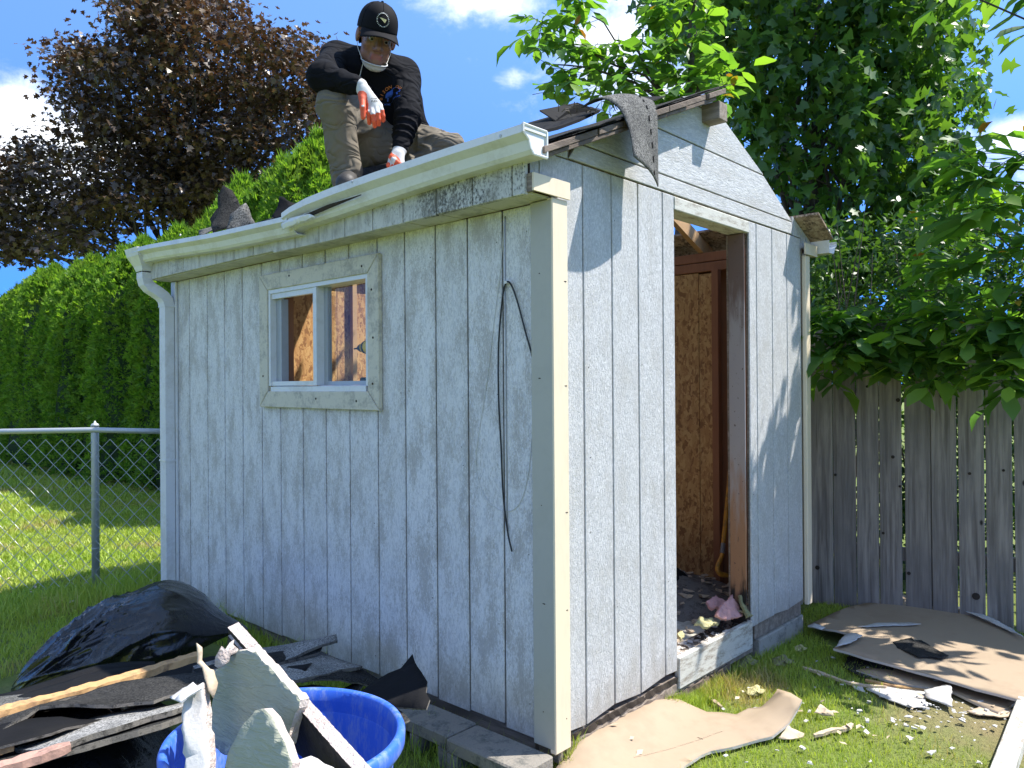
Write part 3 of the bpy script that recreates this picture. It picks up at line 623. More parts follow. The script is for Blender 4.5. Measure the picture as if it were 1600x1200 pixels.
MB().box(0.020, 0.045, ym-.050, ym-.0165, iz0+.031, iz1-.0225).build('sash_stile', 'galvanised', win)
MB().box(0.020, 0.045, iy0+.0205, ym-.0505, iz0+.031, iz0+.052).build('sash_rail', 'galvanised', win)
MB().box(0.031, 0.034, iy0+.0205, ym-.0505, iz0+.0525, iz1-.0225).build('pane', 'glass', win)
for y_, z_ in ((iy1-.032, 1.80), (iy1-.032, 1.50)): MB().box(0.01, 0.03, y_-.02, y_, z_, z_+.035).build('latch', 'drill_black', win)
MB().box(0.006, 0.05, iy1-.075, iy1-.0205, iz0+.05, iz1-.052).build('side_track', 'galvanised', win)
for y_, z_ in ((WY0+.04, 1.62), (WY0+.045, 1.40), (WY1-.04, 1.45), (1.55, WZ0+.05), (1.2, WZ0+.04), (1.8, WZ1-.03), (1.15, WZ1-.05), (WY0+.05, 1.85)):
    MB().tube([(-0.0395, y_, z_), (-0.037, y_, z_)], 0.006, 8).build('nail_head', 'dark_rot', win)

# ---- door opening (y = 0 plane) x 0.912..1.69, z 0.04..2.28
MB().box(0.905, 1.688, -0.016, 0.10, 2.212, 2.2755).build('door_header', 'rough_white', SHED, bevel=0.004)
MB().box(0.914, 0.940, 0.0125, 0.10, 0.07, 2.208).build('door_jamb', 'red_stud', SHED)
MB().box(1.655, 1.6885, 0.0125, 0.106, 0.20, 2.208).build('door_jamb', 'grey_wood', SHED, bevel=0.003)
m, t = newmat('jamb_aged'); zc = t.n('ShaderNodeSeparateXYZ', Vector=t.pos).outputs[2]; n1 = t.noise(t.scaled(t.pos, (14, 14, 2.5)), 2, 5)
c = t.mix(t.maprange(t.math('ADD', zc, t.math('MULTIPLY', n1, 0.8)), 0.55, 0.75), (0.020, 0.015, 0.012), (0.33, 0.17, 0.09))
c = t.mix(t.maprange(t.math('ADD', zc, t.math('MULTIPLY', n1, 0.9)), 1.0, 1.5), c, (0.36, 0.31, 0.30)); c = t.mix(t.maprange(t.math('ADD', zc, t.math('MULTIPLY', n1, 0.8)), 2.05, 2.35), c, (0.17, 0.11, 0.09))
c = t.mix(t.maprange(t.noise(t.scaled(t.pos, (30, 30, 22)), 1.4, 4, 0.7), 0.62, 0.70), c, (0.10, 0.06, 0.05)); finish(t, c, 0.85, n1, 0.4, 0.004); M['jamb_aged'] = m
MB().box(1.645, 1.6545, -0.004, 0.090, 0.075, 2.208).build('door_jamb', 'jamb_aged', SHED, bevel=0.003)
MB().box(0.916, 1.690, -0.018, 0.012, -0.055, 0.095).build('threshold_board', 'rough_white', SHED, bevel=0.004)
MB().box(0.93, 1.69, 0.012, 0.13, 0.058, 0.072).build('door_sill', 'grey_wood', SHED)
# sill beam, skid and footing seen under the boards
MB().box(0.03, 1.72, -0.002, 0.10, -0.085, 0.005).build('floor_beam', 'grey_wood', SHED)
def rough_beam(a, b, w_, h_, mat, seed, n=46, name='rotten_sill'):
    rng = random.Random(seed); a = np.array(a); b = np.array(b); rings = []
    for i in range(n+1):
        p = a+(b-a)*i/n; rings.append([p+np.array([0, sy*w_/2*rng.uniform(.5, 1.3), sz*h_/2*rng.uniform(.55, 1.25)]) for sy, sz in ((-1, -1), (1, -1), (1, 1), (-1, 1))])
    MB().loft(rings).build(name, mat, SHED)
rough_beam((.07, .004, -.012), (1.52, .004, -.010), .022, .030, 'dark_rot', 1); rough_beam((.07, .002, -.050), (1.48, .002, -.048), .026, .040, 'grey_wood', 2); rough_beam((.07, .0, -.094), (1.45, .0, -.092), .028, .040, 'rake_wood', 3)
MB().box(1.76, 2.40, 0.006, 0.10, -0.03, 0.055).build('floor_beam', 'grey_wood', SHED)
MB().box(0.02, 0.10, 0.11, 3.28, -0.08, 0.0).build('floor_beam', 'grey_wood', SHED)
MB().box(2.33, 2.42, 0.11, 3.28, -0.06, 0.02).build('floor_beam', 'grey_wood', SHED)
MB().box(0.013, 2.427, 0.1305, LEN-.02, 0.03, 0.062).build('shed_floor', 'soffit_paint', SHED)

# ---- inside: OSB lining, studs, plates
MB().box(0.10, 1.215, LEN-.125, LEN-.113, 0.065, 2.30).build('osb_panel', 'osb', SHED); MB().box(1.22, 2.34, LEN-.125, LEN-.113, 0.065, 2.30).build('osb_panel', 'osb', SHED)
MB().box(2.345, 2.357, 0.66, 1.86, 0.065, 2.13).build('osb_panel', 'osb', SHED); MB().box(2.345, 2.357, 1.865, 3.17, 0.065, 2.13).build('osb_panel', 'osb', SHED)
MB().box(2.345, 2.357, 0.55, 0.655, 0.065, 2.12).build('osb_panel', 'osb', SHED)
MB().box(2.40, 2.4265, 0.11, 3.2, 0.065, 2.16).build('wall_lining', 'red_stud', SHED)
for z0 in (2.135, 2.20): MB().box(2.34, 2.427, 0.02, LEN-.02, z0, z0+.06).build('top_plate', 'red_stud', SHED, bevel=0.003)
for z0 in (2.085, 2.137): MB().box(0.0135, 0.10, 0.02, LEN-.02, z0, z0+.048).build('top_plate', 'red_stud', SHED)
MB().box(2.300, 2.3445, 0.495, 0.54, 0.065, 2.134).build('stud', 'red_stud', SHED)
for y_ in (0.02, 0.12, 0.31): MB().box(2.338, 2.3995, y_, y_+.04, 0.065, 2.134).build('stud', 'red_stud', SHED)
for y_ in (0.02, 0.42, 0.83, 2.55, 3.1): MB().box(0.0135, 0.10, y_, y_+.04, 0.065, 2.083).build('stud', 'red_stud', SHED)
for x_ in (0.12, 0.5, 2.0): MB().box(x_, x_+.04, 0.0135, 0.10, 0.075, 2.163 if x_ < 1 else 2.16).build('stud', 'red_stud', SHED)
for x_ in (0.52, 1.335, 1.95): MB().box(x_, x_+.04, LEN-.17, LEN-.126, 0.065, 2.25).build('stud', 'fresh_stud', SHED)
MB().box(0.10, 2.34, LEN-.175, LEN-.126, 2.255, 2.30).build('top_plate', 'fresh_stud', SHED)
ya, yb_ = float(onx(459, 520, .10)[1]), float(onx(443, 520, .10)[1]); MB().box(0.055, 0.10, ya, yb_, 0.07, 2.083).build('stud', 'red_stud', SHED); MB().box(0.0135, 0.03, 2.20, 3.1, 0.07, 2.08).build('wall_lining', 'red_stud', SHED)

# ---- roof frame: ridge, rafters; planked on the window side only, stripped on the other
MB().box(1.178, 1.262, -0.108, LEN+.03, 2.690, 2.778).build('ridge_beam', 'grey_wood', SHED, bevel=0.003)
for y_ in (0.03, 0.62, 1.22, 1.83, 2.44, 3.2):
    MB().bar((0.0, y_+.02, EAVE-0.085), (1.176, y_+.02, RIDGE-0.100), 0.038, 0.085).build('rafter', 'fresh_stud', SHED)
    MB().bar((WID+0.02, y_+.02, EAVE-0.062), (1.264, y_+.02, RIDGE-0.085), 0.038, 0.085).build('rafter', 'fresh_stud', SHED)
na = math.hypot(1, SL); un = np.array([1, 0, SL])/na; nn = np.array([-SL, 0, 1])/na
Lr = 1.40*na
for k in range(8):
    a = -0.16+k*(1.40/8); b = a+1.40/8-0.006
    y0 = -0.107+rs.uniform(-0.012, 0.010); y1 = LEN+0.10+rs.uniform(-.02, .01)
    z = lambda x: EAVE+SL*x
    P = [(a, y0, z(a)-.030), (b, y0, z(b)-.030), (b, y1, z(b)-.030), (a, y1, z(a)-.030), (a, y0, z(a)-.004), (b, y0, z(b)-.004), (b, y1, z(b)-.004), (a, y1, z(a)-.004)]
    MB().hexa(P).build('roof_plank', 'rake_wood', SHED, bevel=0.002)
z = lambda x: EAVE+SL*x
MB().hexa([(-.13, -.098, z(-.13)-.050), (1.17, -.098, z(1.17)-.050), (1.17, -.03, z(1.17)-.050), (-.13, -.03, z(-.13)-.050), (-.13, -.098, z(-.13)-.031), (1.17, -.098, z(1.17)-.031), (1.17, -.03, z(1.17)-.031), (-.13, -.03, z(-.13)-.031)]).build('rake_board', 'rake_wood', SHED, bevel=0.003)
# torn underlay, several thin plies lying on the planks
for k in range(3):
    o_ = slab('roofing_underlay', [(0.02+.03*k, -0.10-.015*k), (1.38, -0.085+.02*k), (1.40, 3.3), (0.35+.1*k, 3.3), (0.30, 2.0), (0.05+.05*k, 1.5)], 0.0025,
         plane_surf((0, 0, EAVE+0.004+.004*k), (1, 0, SL), (0, 1, 0), bend_wob(0.003, 7, k)), 'shingle_dark', SHED, grid=0.12, rag=(0.06, 0.018), seed=k)
# leftover sheathing and white gutter at the stripped side
zr = lambda x: EAVE+SL*(WID-x)
MB().hexa([(2.30, -0.16, zr(2.30)+.004), (2.56, -0.15, zr(2.56)+.004), (2.56, 3.35, zr(2.56)+.004), (2.30, 3.35, zr(2.30)+.004), (2.30, -0.16, zr(2.30)+.017), (2.56, -0.15, zr(2.56)+.017), (2.56, 3.35, zr(2.56)+.017), (2.30, 3.35, zr(2.30)+.017)]).build('sheathing_strip', 'osb_grey', SHED)

# ---- K-style gutters
def kprofile(sx, x, z, h=0.082, w_=0.130, dz=0.0):
    """outer face first; sx=-1 faces -x"""
    pts = [(0, 0.0), (0, -h), (0.075*w_/.13, -h), (0.088*w_/.13, -h*.86), (0.100*w_/.13, -h*.52), (0.122*w_/.13, -h*.36), (w_, -h*.30), (w_, 0.0), (w_-.012, 0.0), (w_-.012, -.004), (w_-.004, -.006), (w_-.004, -h*.27), (0.118*w_/.13, -h*.32), (0.095*w_/.13, -h*.5), (0.083*w_/.13, -h*.83), (0.072*w_/.13, -h+.004), (0.004, -h+.004), (0.004, 0.0)]
    return [(x+sx*p[0], 0, z+p[1]) for p in pts]
def gut_run(stations, sx=-1):
    rings = []
    for y, x, z, h in stations: rings.append([(p[0], y, p[2]) for p in kprofile(sx, x, z, h)])
    return MB().loft(rings)
ga = gut_run([(-0.10, -0.140, 2.308, .095), (0.3, -.142, 2.305, .098), (0.75, -.141, 2.300, .108), (1.05, -.140, 2.292, .112), (1.27, -.143, 2.278, .108), (1.40, -.146, 2.258, .090), (1.47, -.150, 2.238, .086)]).build('gutter', 'gutter_white', SHED)
gut_run([(1.44, -0.1385, 2.222, .082), (2.2, -.1385, 2.245, .085), (3.05, -.1385, 2.290, .086), (3.36, -.1385, 2.298, .088)]).build('gutter_length', 'gutter_white', ga)
capM = MB(); capM.loft([[(p[0], -0.1005, p[2]) for p in kprofile(-1, -0.140, 2.308, .095)[:8]], [(p[0], -0.1035, p[2]) for p in kprofile(-1, -0.140, 2.308, .095)[:8]]]); capM.build('end_cap', 'white_vinyl', ga)
pr = kprofile(-1, -0.140, 2.308, .095)[:8]
rim = MB()
for a_, b_ in zip(pr, pr[1:]+pr[:1]): rim.tube([(a_[0], -0.107, a_[2]), (b_[0], -0.107, b_[2])], 0.0055, 6)
rim.box(-.262, -.146, -.1085, -.1045, 2.290, 2.308); rim.build('cap_rim', 'white_vinyl', ga)
for y_ in (0.0, 0.9, 2.6): MB().tube([(-0.2735, y_, 2.288), (-0.268, y_, 2.288)], 0.006, 8).build('gutter_screw', 'galvanised', ga)
# split seam, torn open near the kink
seam = MB(); seam.loft([[(-.246, 1.43, 2.204), (-.238, 1.43, 2.186), (-.242, 1.43, 2.19)], [(-.262, 1.1, 2.222), (-.252, 1.1, 2.206), (-.256, 1.1, 2.21)], [(-.2600, .85, 2.226), (-.2590, .85, 2.222), (-.258, .85, 2.224)]]); seam.build('open_seam', 'dark_rot', ga)
lip = slab('torn_flap', [(0, 0), (0.30, 0.01), (0.26, 0.055), (0.1, 0.075), (0, 0.06)], 0.0015, plane_surf((-0.262, 1.49, 2.160), (0, -1, 0.05), (-.15, 0, .5), lambda u, v: 0.012*math.sin(9*u)), 'gutter_white', ga, grid=0.03, rag=(0.03, 0.003), seed=3)
gut_run([(-0.12, 2.572, 2.282, .082), (3.3, 2.572, 2.290, .082)], 1).build('gutter', 'gutter_white', SHED)
# hopper outlet + elbowed downspout at the far end
hop = MB(); hop.loft([[(-.1395, 3.22, 2.30), (-.275, 3.22, 2.30), (-.275, 3.42, 2.30), (-.1395, 3.42, 2.30)], [(-.1395, 3.23, 2.23), (-.262, 3.23, 2.25), (-.262, 3.415, 2.25), (-.1395, 3.415, 2.23)], [(-.1395, 3.27, 2.19), (-.225, 3.27, 2.19), (-.225, 3.40, 2.19), (-.1395, 3.40, 2.19)], [(-.142, 3.285, 2.158), (-.214, 3.285, 2.158), (-.214, 3.388, 2.158), (-.142, 3.388, 2.158)]])
hop.build('gutter_outlet', 'gutter_white', ga)
def rect_pipe(path, wx, wy, ribs=5):
    rings = []
    path = [Vector(p) for p in path]
    for i, p in enumerate(path):
        d = (path[min(i+1, len(path)-1)]-path[max(i-1, 0)]).normalized(); a = Vector((0, 1, 0)); c_ = d.cross(a).normalized()
        ring = []
        n_ = ribs*2
        for k in range(n_+1): f = k/n_; ring.append(p+a*(-wy/2+wy*f)+c_*(wx/2+(0.0035 if k % 2 else 0)))
        for k in range(n_+1): f = k/n_; ring.append(p+a*(wy/2-wy*f)+c_*(-wx/2-(0.0035 if k % 2 else 0)))
        rings.append(ring)
    return MB().loft(rings)
dsp = rect_pipe([(-0.065, 3.268, 1.955), (-0.065, 3.268, 0.03)], 0.060, 0.088).build('downspout', 'gutter_white', SHED)
rect_pipe([(-.180, 3.337, 2.150), (-.180, 3.337, 2.115), (-.172, 3.332, 2.078), (-.152, 3.320, 2.052), (-.118, 3.300, 2.026), (-.088, 3.283, 1.998), (-.071, 3.272, 1.968), (-.0655, 3.268, 1.93)], 0.066, 0.092).build('elbow', 'gutter_white', dsp)
for z_ in (1.925, 0.9): MB().box(-.100, -.030, 3.219, 3.316, z_, z_+.012).build('strap', 'gutter_white', dsp)
MB().tube([(-.20, 3.33, 2.150), (-.17, 3.36, 2.146), (-.16, 3.30, 2.150)], 0.02, 6).build('leaf_clog', 'dark_rot', dsp)
# ------------------------------------------------------------------ loose things
def poly_sheet(name, pts, thick, mat, parent=None, bend=None, grid=0.05, rag=(0.04, 0.004), seed=0, smooth=True, lay=False):
    """irregular sheet through 3-D outline points (best-fit plane; the outline's own relief is kept)"""
    P = np.array(pts, float); c = P.mean(0); u_, s_, vt = np.linalg.svd(P-c); U_ = vt[0]; V_ = vt[1]; N_ = np.cross(U_, V_)
    if N_@(CP-c) < 0: V_ = -V_; N_ = -N_
    q = [((p-c)@U_, (p-c)@V_) for p in P]; h = np.array([(p-c)@N_ for p in P]); Q = np.array(q)
    if sum(q[i][0]*q[(i+1) % len(q)][1]-q[(i+1) % len(q)][0]*q[i][1] for i in range(len(q))) < 0: q = q[::-1]
    sc = 0.25*np.ptp(Q, axis=0).max()
    def s(a, b):
        d2 = ((Q-(a, b))**2).sum(1)+1e-5; wgt = 1/d2**1.5; hh = float((wgt*h).sum()/wgt.sum())
        p = c+U_*a+V_*b+N_*(hh+(bend(a, b) if bend else 0))
        if lay: p[2] = max(p[2], float(gz(p[0], p[1]))+.012+thick)
        return p, N_
    return slab(name, q, thick, s, mat, parent, grid, rag, seed, smooth)
def wb(amp, sc, seed=0): return bend_wob(amp, sc, seed)

# torn roofing hanging over the gable
Ledge = [ony(908, 168, .03), ony(918, 160, 0.0), ony(932, 153, -.03), ony(950, 155, -.06), ony(968, 168, -.10), ony(980, 190, -.14), ony(987, 215, -.175), ony(991, 243, -.20)]
Redge = [ony(1004, 157, .05), ony(1012, 155, 0.0), ony(1018, 156, -.05), ony(1023, 162, -.09), ony(1027, 178, -.112), ony(1028, 215, -.12), ony(1028.5, 255, -.123), ony(1029, 291, -.125)]
nu_, nv_ = 15, 9; G = []
def cat(P, f):
    x = f*(len(P)-1); i = min(int(x), len(P)-2); k = x-i
    p0 = P[max(i-1, 0)]; p1 = P[i]; p2 = P[i+1]; p3 = P[min(i+2, len(P)-1)]
    return 0.5*((2*p1)+(-p0+p2)*k+(2*p0-5*p1+4*p2-p3)*k*k+(-p0+3*p1-3*p2+p3)*k**3)
top = []; bot = []
for i in range(25):
    for j in range(nv_+1):
        a = cat(Ledge, i/24); b = cat(Redge, i/24); f = j/nv_; p = a+(b-a)*f
        p = p+np.array([0, -0.018*math.sin(math.pi*f)*(i/24), 0.03*math.sin(math.pi*f)*(1-i/24)]); top.append(p); bot.append(p+np.array([0.001, 0.005, -0.004]))
F_ = []; n1 = nv_+1; N0 = len(top)
for i in range(24):
    for j in range(nv_): b = i*n1+j; F_ += [(b, b+1, b+n1+1, b+n1), (N0+b, N0+b+n1, N0+b+n1+1, N0+b+1)]
for i in range(24): b = i*n1; F_.append((b, b+n1, N0+b+n1, N0+b)); b = i*n1+nv_; F_.append((b, N0+b, N0+b+n1, b+n1))
for j in range(nv_): b = j; F_.append((b, N0+b, N0+b+1, b+1)); b = 24*n1+j; F_.append((b, b+1, N0+b+1, N0+b))
strip = MB().add(top+bot, F_).build('hanging_shingle', 'shingle', smooth=True, recalc=True); tag(strip, 'grey grit shingle strip hanging over the gable edge', 'roof shingle')
tl_ = MB()
for i in range(5, 24, 2): a = np.array(top[i*n1+6]); b = np.array(top[(i+1)*n1+6]); tl_.bar(a+(0, -.003, .001), a+(b-a)*.85+(0, -.003, .001), .004, .003)
tl_.build('tar_line', 'black_felt', strip)
def flat_poly(name, pts, thick, mat):
    n = len(pts); b = MB(); P = [np.array(p) for p in pts]; b.add(P+[p-np.array([0, 0, thick]) for p in P], [tuple(range(n)), tuple(range(2*n-1, n-1, -1))]+[(i, (i+1) % n, n+(i+1) % n, n+i) for i in range(n)]); return b.build(name, mat)
ps = [ony(843, 172, .05), ony(902, 160, .12), ony(938, 173, .30), ony(915, 180, .10), ony(868, 188, .02)]
tag(flat_poly('felt_sheet', ps, .005, 'black_felt'), 'black roofing felt sheet jutting up beside the gutter end cap', 'roofing felt')
ps = [ony(824, 192, .10), ony(866, 180, .14), ony(905, 176, .15), ony(936, 172, .10), ony(905, 186, -.04), ony(872, 198, -.09), ony(850, 203, -.10)]
tag(flat_poly('felt_scrap', ps, .012, 'black_felt'), 'torn felt layers lying flat along the rake next to the gutter end', 'roofing felt')
ps = [ony(1040, 150, .3), ony(1006, 151, .4), ony(965, 156, .4), ony(1000, 164, .1)]
tag(flat_poly('felt_scrap', ps, .005, 'black_felt'), 'black felt flake near the ridge behind the hanging shingle', 'roofing felt')
o = MB()
for k in range(26):
    a = ony(random.uniform(870, 1000), random.uniform(168, 182), random.uniform(-.08, .1)); b = a+np.array([random.uniform(-.07, .07), random.uniform(-.05, .05), random.uniform(-.005, .02)])
    o.tube([a, (a+b)/2+np.array([0, 0, .008]), b], .0018, 4)
o = o.build('twigs', 'twig'); tag(o, 'dry twigs and needles caught in the torn felt by the rake', kind='stuff')

# wind-blown roofing scraps standing above the long gutter
def roof_piece(name, px, d, mat, label, bend=None, seed=0):
    o = poly_sheet(name, [at(x, y, d+dd) for x, y, dd in px], .005, mat, None, bend, .04, (.03, .004), seed); return tag(o, label, 'roof shingle')
roof_piece('torn_shingle', [(351, 292, .12), (364, 300, .1), (378, 325, .05), (394, 347, .0), (368, 356, -.02), (332, 364, -.03), (327, 340, .05), (341, 325, .06), (342, 305, .1)], 4.40, 'shingle_dark', 'tall torn shingle standing upright behind the gutter near the hedge', wb(.02, 7, 2))
roof_piece('torn_shingle', [(360, 335, 0), (385, 318, .02), (400, 352, -.05), (352, 360, -.05)], 4.32, 'shingle', 'grit faced shingle piece leaning on the tall torn shingle', wb(.01, 7, 5), 4)
roof_piece('torn_shingle', [(437, 307, .1), (463, 320, .06), (456, 338, .0), (437, 345, -.02), (424, 338, .04), (434, 322, .08)], 4.05, 'black_felt', 'folded black shingle poking up at the gutter kink', wb(.01, 9, 6), 5)
roof_piece('torn_shingle', [(455, 322, .1), (478, 311, .1), (482, 316, .0), (455, 330, .0)], 4.0, 'shingle_dark', 'small flat shingle scrap just beyond the gutter kink', wb(.01, 9, 7), 6)
roof_piece('torn_shingle', [(310, 360, .2), (338, 352, .15), (338, 357, .0), (312, 368, .0)], 4.5, 'shingle', 'pale shingle flake at the hedge end of the gutter', wb(.004, 9, 8), 7)
roof_piece('torn_shingle', [(556, 264, .1), (600, 258, .2), (640, 240, .2), (640, 262, -.05), (560, 290, -.1)], 3.72, 'shingle_dark', 'rolled dark shingle lying between the boots and the kneeling leg', wb(.02, 9, 9), 8)

# cable and string on the long wall
def on_wall(l, r, x=-0.02, n=6): 
    P = [Vector(onx(a, b, x)) for a, b in l]; out = []
    P2 = [np.array(p) for p in P]
    m_ = (len(P)-1)*6
    for i in range(m_+1): out.append(cat(P2, i/m_))
    return MB().tube(out, r, n)
o = on_wall([(800, 862), (793, 830), (786, 770), (783, 700), (779, 620), (779, 540), (784, 475), (790, 443), (798, 444), (808, 470), (820, 515), (832, 560), (836, 600), (837, 632)], .0035, -.021).build('power_cable', 'cable_black', smooth=True)
tag(o, 'black cable looped over a nail on the shaded white wall', 'cable')
MB().tube([onx(790, 441, -.045), onx(790, 441, -.008)], .006, 8).build('cable_clip', 'white_vinyl', o)
o = on_wall([(789, 338), (789, 400), (790, 520), (791, 640), (792, 760), (793, 830)], .0022, -.0145).build('wire', 'steel', smooth=True); tag(o, 'thin grey wire running straight down a board groove', 'wire')
o = on_wall([(788, 345), (782, 420), (772, 500), (760, 600), (746, 690), (744, 735), (760, 780), (788, 799), (812, 786), (826, 735), (833, 655)], .0016, -.0138, 5).build('string', 'string_white', smooth=True); tag(o, 'thin pale string hanging in a wide loop across wall boards', 'string')

# concrete blocks
def cinder(name, x0, x1, y0, y1, z0, z1, label, group='concrete blocks under the shed'):
    b = MB(); wl = .060; ym_ = (y0+y1)/2
    b.box(x0, x1, y0, y1, z1-.055, z1); b.box(x0, x1, y0, y1, z0, z0+.04)
    for a in (y0, ym_-wl/2, y1-wl): b.box(x0+.001, x1-.001, a+.0005, a+wl-.0005, z0+.0402, z1-.0552)
    b.box(x1-.06, x1-.002, y0+wl, y1-wl, z0+.0405, z1-.0555)
    o = b.build(name, 'concrete', bevel=.006); tag(o, label, 'concrete block', group); return o
cinder('concrete_block', -.225, -.05, -.045, .365, -.205, -.012, 'hollow concrete block at the near shed corner below the cream trim')
cinder('concrete_block', -.215, -.045, .372, .78, -.20, -.008, 'hollow concrete block half hidden under the leaning black shingle')
def footing(x0, x1, y0, y1, z0, z1, label): tag(MB().box(x0, x1, y0, y1, z0, z1).build('concrete_block', 'concrete_pale', bevel=.006), label, 'concrete block', 'concrete blocks under the shed')
footing(1.79, 2.13, -.012, .19, -.24, -.036, 'grey solid block below the floor beam beside the doorway'); footing(2.137, 2.41, -.006, .19, -.23, -.034, 'grey solid block under the shed corner next to the plank fence')

# big black rubbish bags
def bag(name, A, B, H, Wd, label, seed, fold_at=.25):
    """full bag lying on its side: gathered folds at A, a flat pinched corner at B"""
    A = np.array(A, float); B = np.array(B, float); ax_ = B-A; L = np.linalg.norm(ax_); ax_ /= L; sd = np.cross(ax_, (0, 0, 1)); sd /= np.linalg.norm(sd)
    nu, nv = 200, 190; u = np.linspace(0, 1, nu)[:, None]; v = np.linspace(0, 2*np.pi, nv, endpoint=False)[None, :]
    prof = np.clip(1-np.abs((u-.56)/.58)**2.2, 0, 1)**.66
    tipB = np.clip((1.0-u)/.30, 0, 1); wq = np.clip((u-.55)/.35, 0, 1); wq = wq*wq*(3-2*wq); prof = prof*(1-wq)+(np.clip((1-u)/.42, 0, 1)**.72*.93)*wq
    prof = np.maximum(prof, np.where(u < .3, np.clip(u*2.2, 0, 1)**.75, 0)*.9)*np.clip(u/.004, .25, 1)
    X = u+0*v; Pn = np.stack([3.2*X, 1.1*np.cos(v)+0*u, 1.1*np.sin(v)+0*u], -1)
    def ridge(x, p): return 1-2*np.abs(np.sin(x))**(p*.8)
    fold = np.zeros_like(X); wA = np.exp(-((X-fold_at)/.26)**2)
    for k, (am, fr, sk) in enumerate(((.060, 3.1, 4.0), (.050, 5.2, -6.0), (.034, 8.3, 8.0), (.022, 13.0, -11.0))):
        fold += am*ridge(fr*v/1.0*.5*2/2+sk*X+wob(Pn, .9+.5*k, seed+k)*2.6, .55)*(wA+.10)
    for k, sc in enumerate((1.5, 2.6, 4.2)): fold += (.030, .022, .014)[k]*ridge(2.2*wob(Pn*(1, 1.6, 1.6), sc, seed+7+k), .5)*(.30+.9*wA)
    fold += .03*wob(Pn, 1.2, seed+5)
    rr = prof*(1+fold*1.5); zc = np.sin(v); zz_ = np.where(zc > 0, np.abs(zc)**.9, -np.abs(zc)**.55*.55); flat = np.where(X > .8, 1-.75*((X-.8)/.2), 1)
    Pp = A+ax_*L*u[..., None]+sd*(Wd*rr*np.cos(v))[..., None]
    Pp[..., 2] += H*.36*prof*np.where(X > .75, 1, 1)+H*.64*rr*zz_*flat
    Pp[..., 2] = np.maximum(Pp[..., 2], gz(Pp[..., 0], Pp[..., 1])+.003)
    V = Pp.reshape(-1, 3); i, j = np.meshgrid(np.arange(nu-1), np.arange(nv), indexing='ij'); a = (i*nv+j).ravel(); b = (i*nv+(j+1) % nv).ravel()
    o = link(name, np_mesh(name, V, np.stack([a, b, b+nv, a+nv], 1)), 'bag', smooth=True); return tag(o, label, 'rubbish bag')
bA = at(22, 1088, 3.62); bB = at(388, 962, 3.95); bA[2] = -.05; bB[2] = bB[2]-.07
BAG = bag('rubbish_bag', bA, bB, .37, .40, 'full black plastic rubbish bag lying on the grass beside the shed corner', 2)
bag('rubbish_bag', at(-330, 1225, 2.3)*(1, 1, 0)+np.array([0, 0, -.12]), at(400, 1210, 2.42)*(1, 1, 0)+np.array([0, 0, -.12]), .52, .46, 'black plastic rubbish bag squashed beneath the stacked torn shingles', 9)

# heap of torn roofing between the bag, the bin and the wall
HEAP = 'torn shingle slabs in the heap'
def heap(px, mat, label, seed, bend=None, thick=.007, group=HEAP, name='torn_shingle', catn='roof shingle', grid=.06, rag=(.05, .008)):
    o = poly_sheet(name, [at(*p) for p in px], thick, [mat, 'slab_rim'], None, bend, grid, rag, seed); return tag(o, label, catn, group)
heap([(395, 1012, 3.45), (526, 990, 3.68), (528, 1000, 3.60), (432, 1036, 3.25), (330, 1052, 2.95), (300, 1040, 3.1)], 'shingle_pale', 'long grey shingle slab topmost against the shed wall', 1, wb(.006, 5, 1), .012)
heap([(404, 1030, 3.3), (490, 1014, 3.62), (566, 1040, 3.42), (470, 1064, 3.05), (400, 1072, 2.85), (330, 1070, 2.8)], 'shingle_pale', 'wide grit faced slab with pale lower edge behind the blue bin', 2, wb(.008, 5, 2), .014)
heap([(470, 1066, 3.05), (566, 1043, 3.42), (592, 1062, 3.40), (604, 1082, 3.36), (560, 1066, 3.28)], 'shingle_dark', 'dark curled shingle end drooping toward the leaning black shingle', 3, wb(.012, 6, 3))
heap([(430, 1056, 3.15), (450, 1042, 3.22), (488, 1036, 3.30), (478, 1048, 3.18), (455, 1060, 3.1)], 'black_felt', 'small black felt patch stuck on the wide grit slab', 4, wb(.004, 9, 4), .004)
heap([(330, 1085, 2.9), (470, 1072, 3.1), (575, 1060, 3.35), (560, 1085, 3.25), (470, 1105, 2.9), (340, 1115, 2.7)], 'shingle_dark', 'dark slab underneath the wide grit faced slab', 5, wb(.01, 5, 5))
heap([(-60, 1112, 2.50), (80, 1072, 2.85), (175, 1046, 3.05), (268, 1040, 3.2), (330, 1020, 3.4), (395, 1010, 3.5), (300, 1060, 2.85), (160, 1082, 2.65), (0, 1118, 2.4), (-60, 1130, 2.35)], 'black_felt', 'black felt slab on top of the heap below the rubbish bag', 6, wb(.02, 4, 6))
heap([(-60, 1100, 2.62), (60, 1080, 2.8), (170, 1050, 3.0), (180, 1060, 2.9), (90, 1085, 2.65), (-60, 1122, 2.45)], 'shingle', 'grey shingle layer showing a thin pale edge above the orange lath', 7, wb(.01, 5, 7))
heap([(-70, 1140, 2.30), (90, 1105, 2.52), (190, 1080, 2.66), (330, 1062, 2.75), (345, 1085, 2.62), (240, 1112, 2.4), (60, 1105, 2.36), (10, 1130, 2.25), (-70, 1165, 2.18)], 'shingle_dark', 'bowed dark shingle under the orange lath with pale curved edge', 8, lambda a, b: .035*math.sin(4.2*a+.6), .010)
heap([(-80, 1165, 2.20), (30, 1140, 2.30), (160, 1130, 2.36), (80, 1160, 2.22), (-80, 1205, 2.08)], 'black_felt', 'black curled shingle end low in the heap nearest the photo edge', 9, lambda a, b: .03*math.cos(5*a), .008)
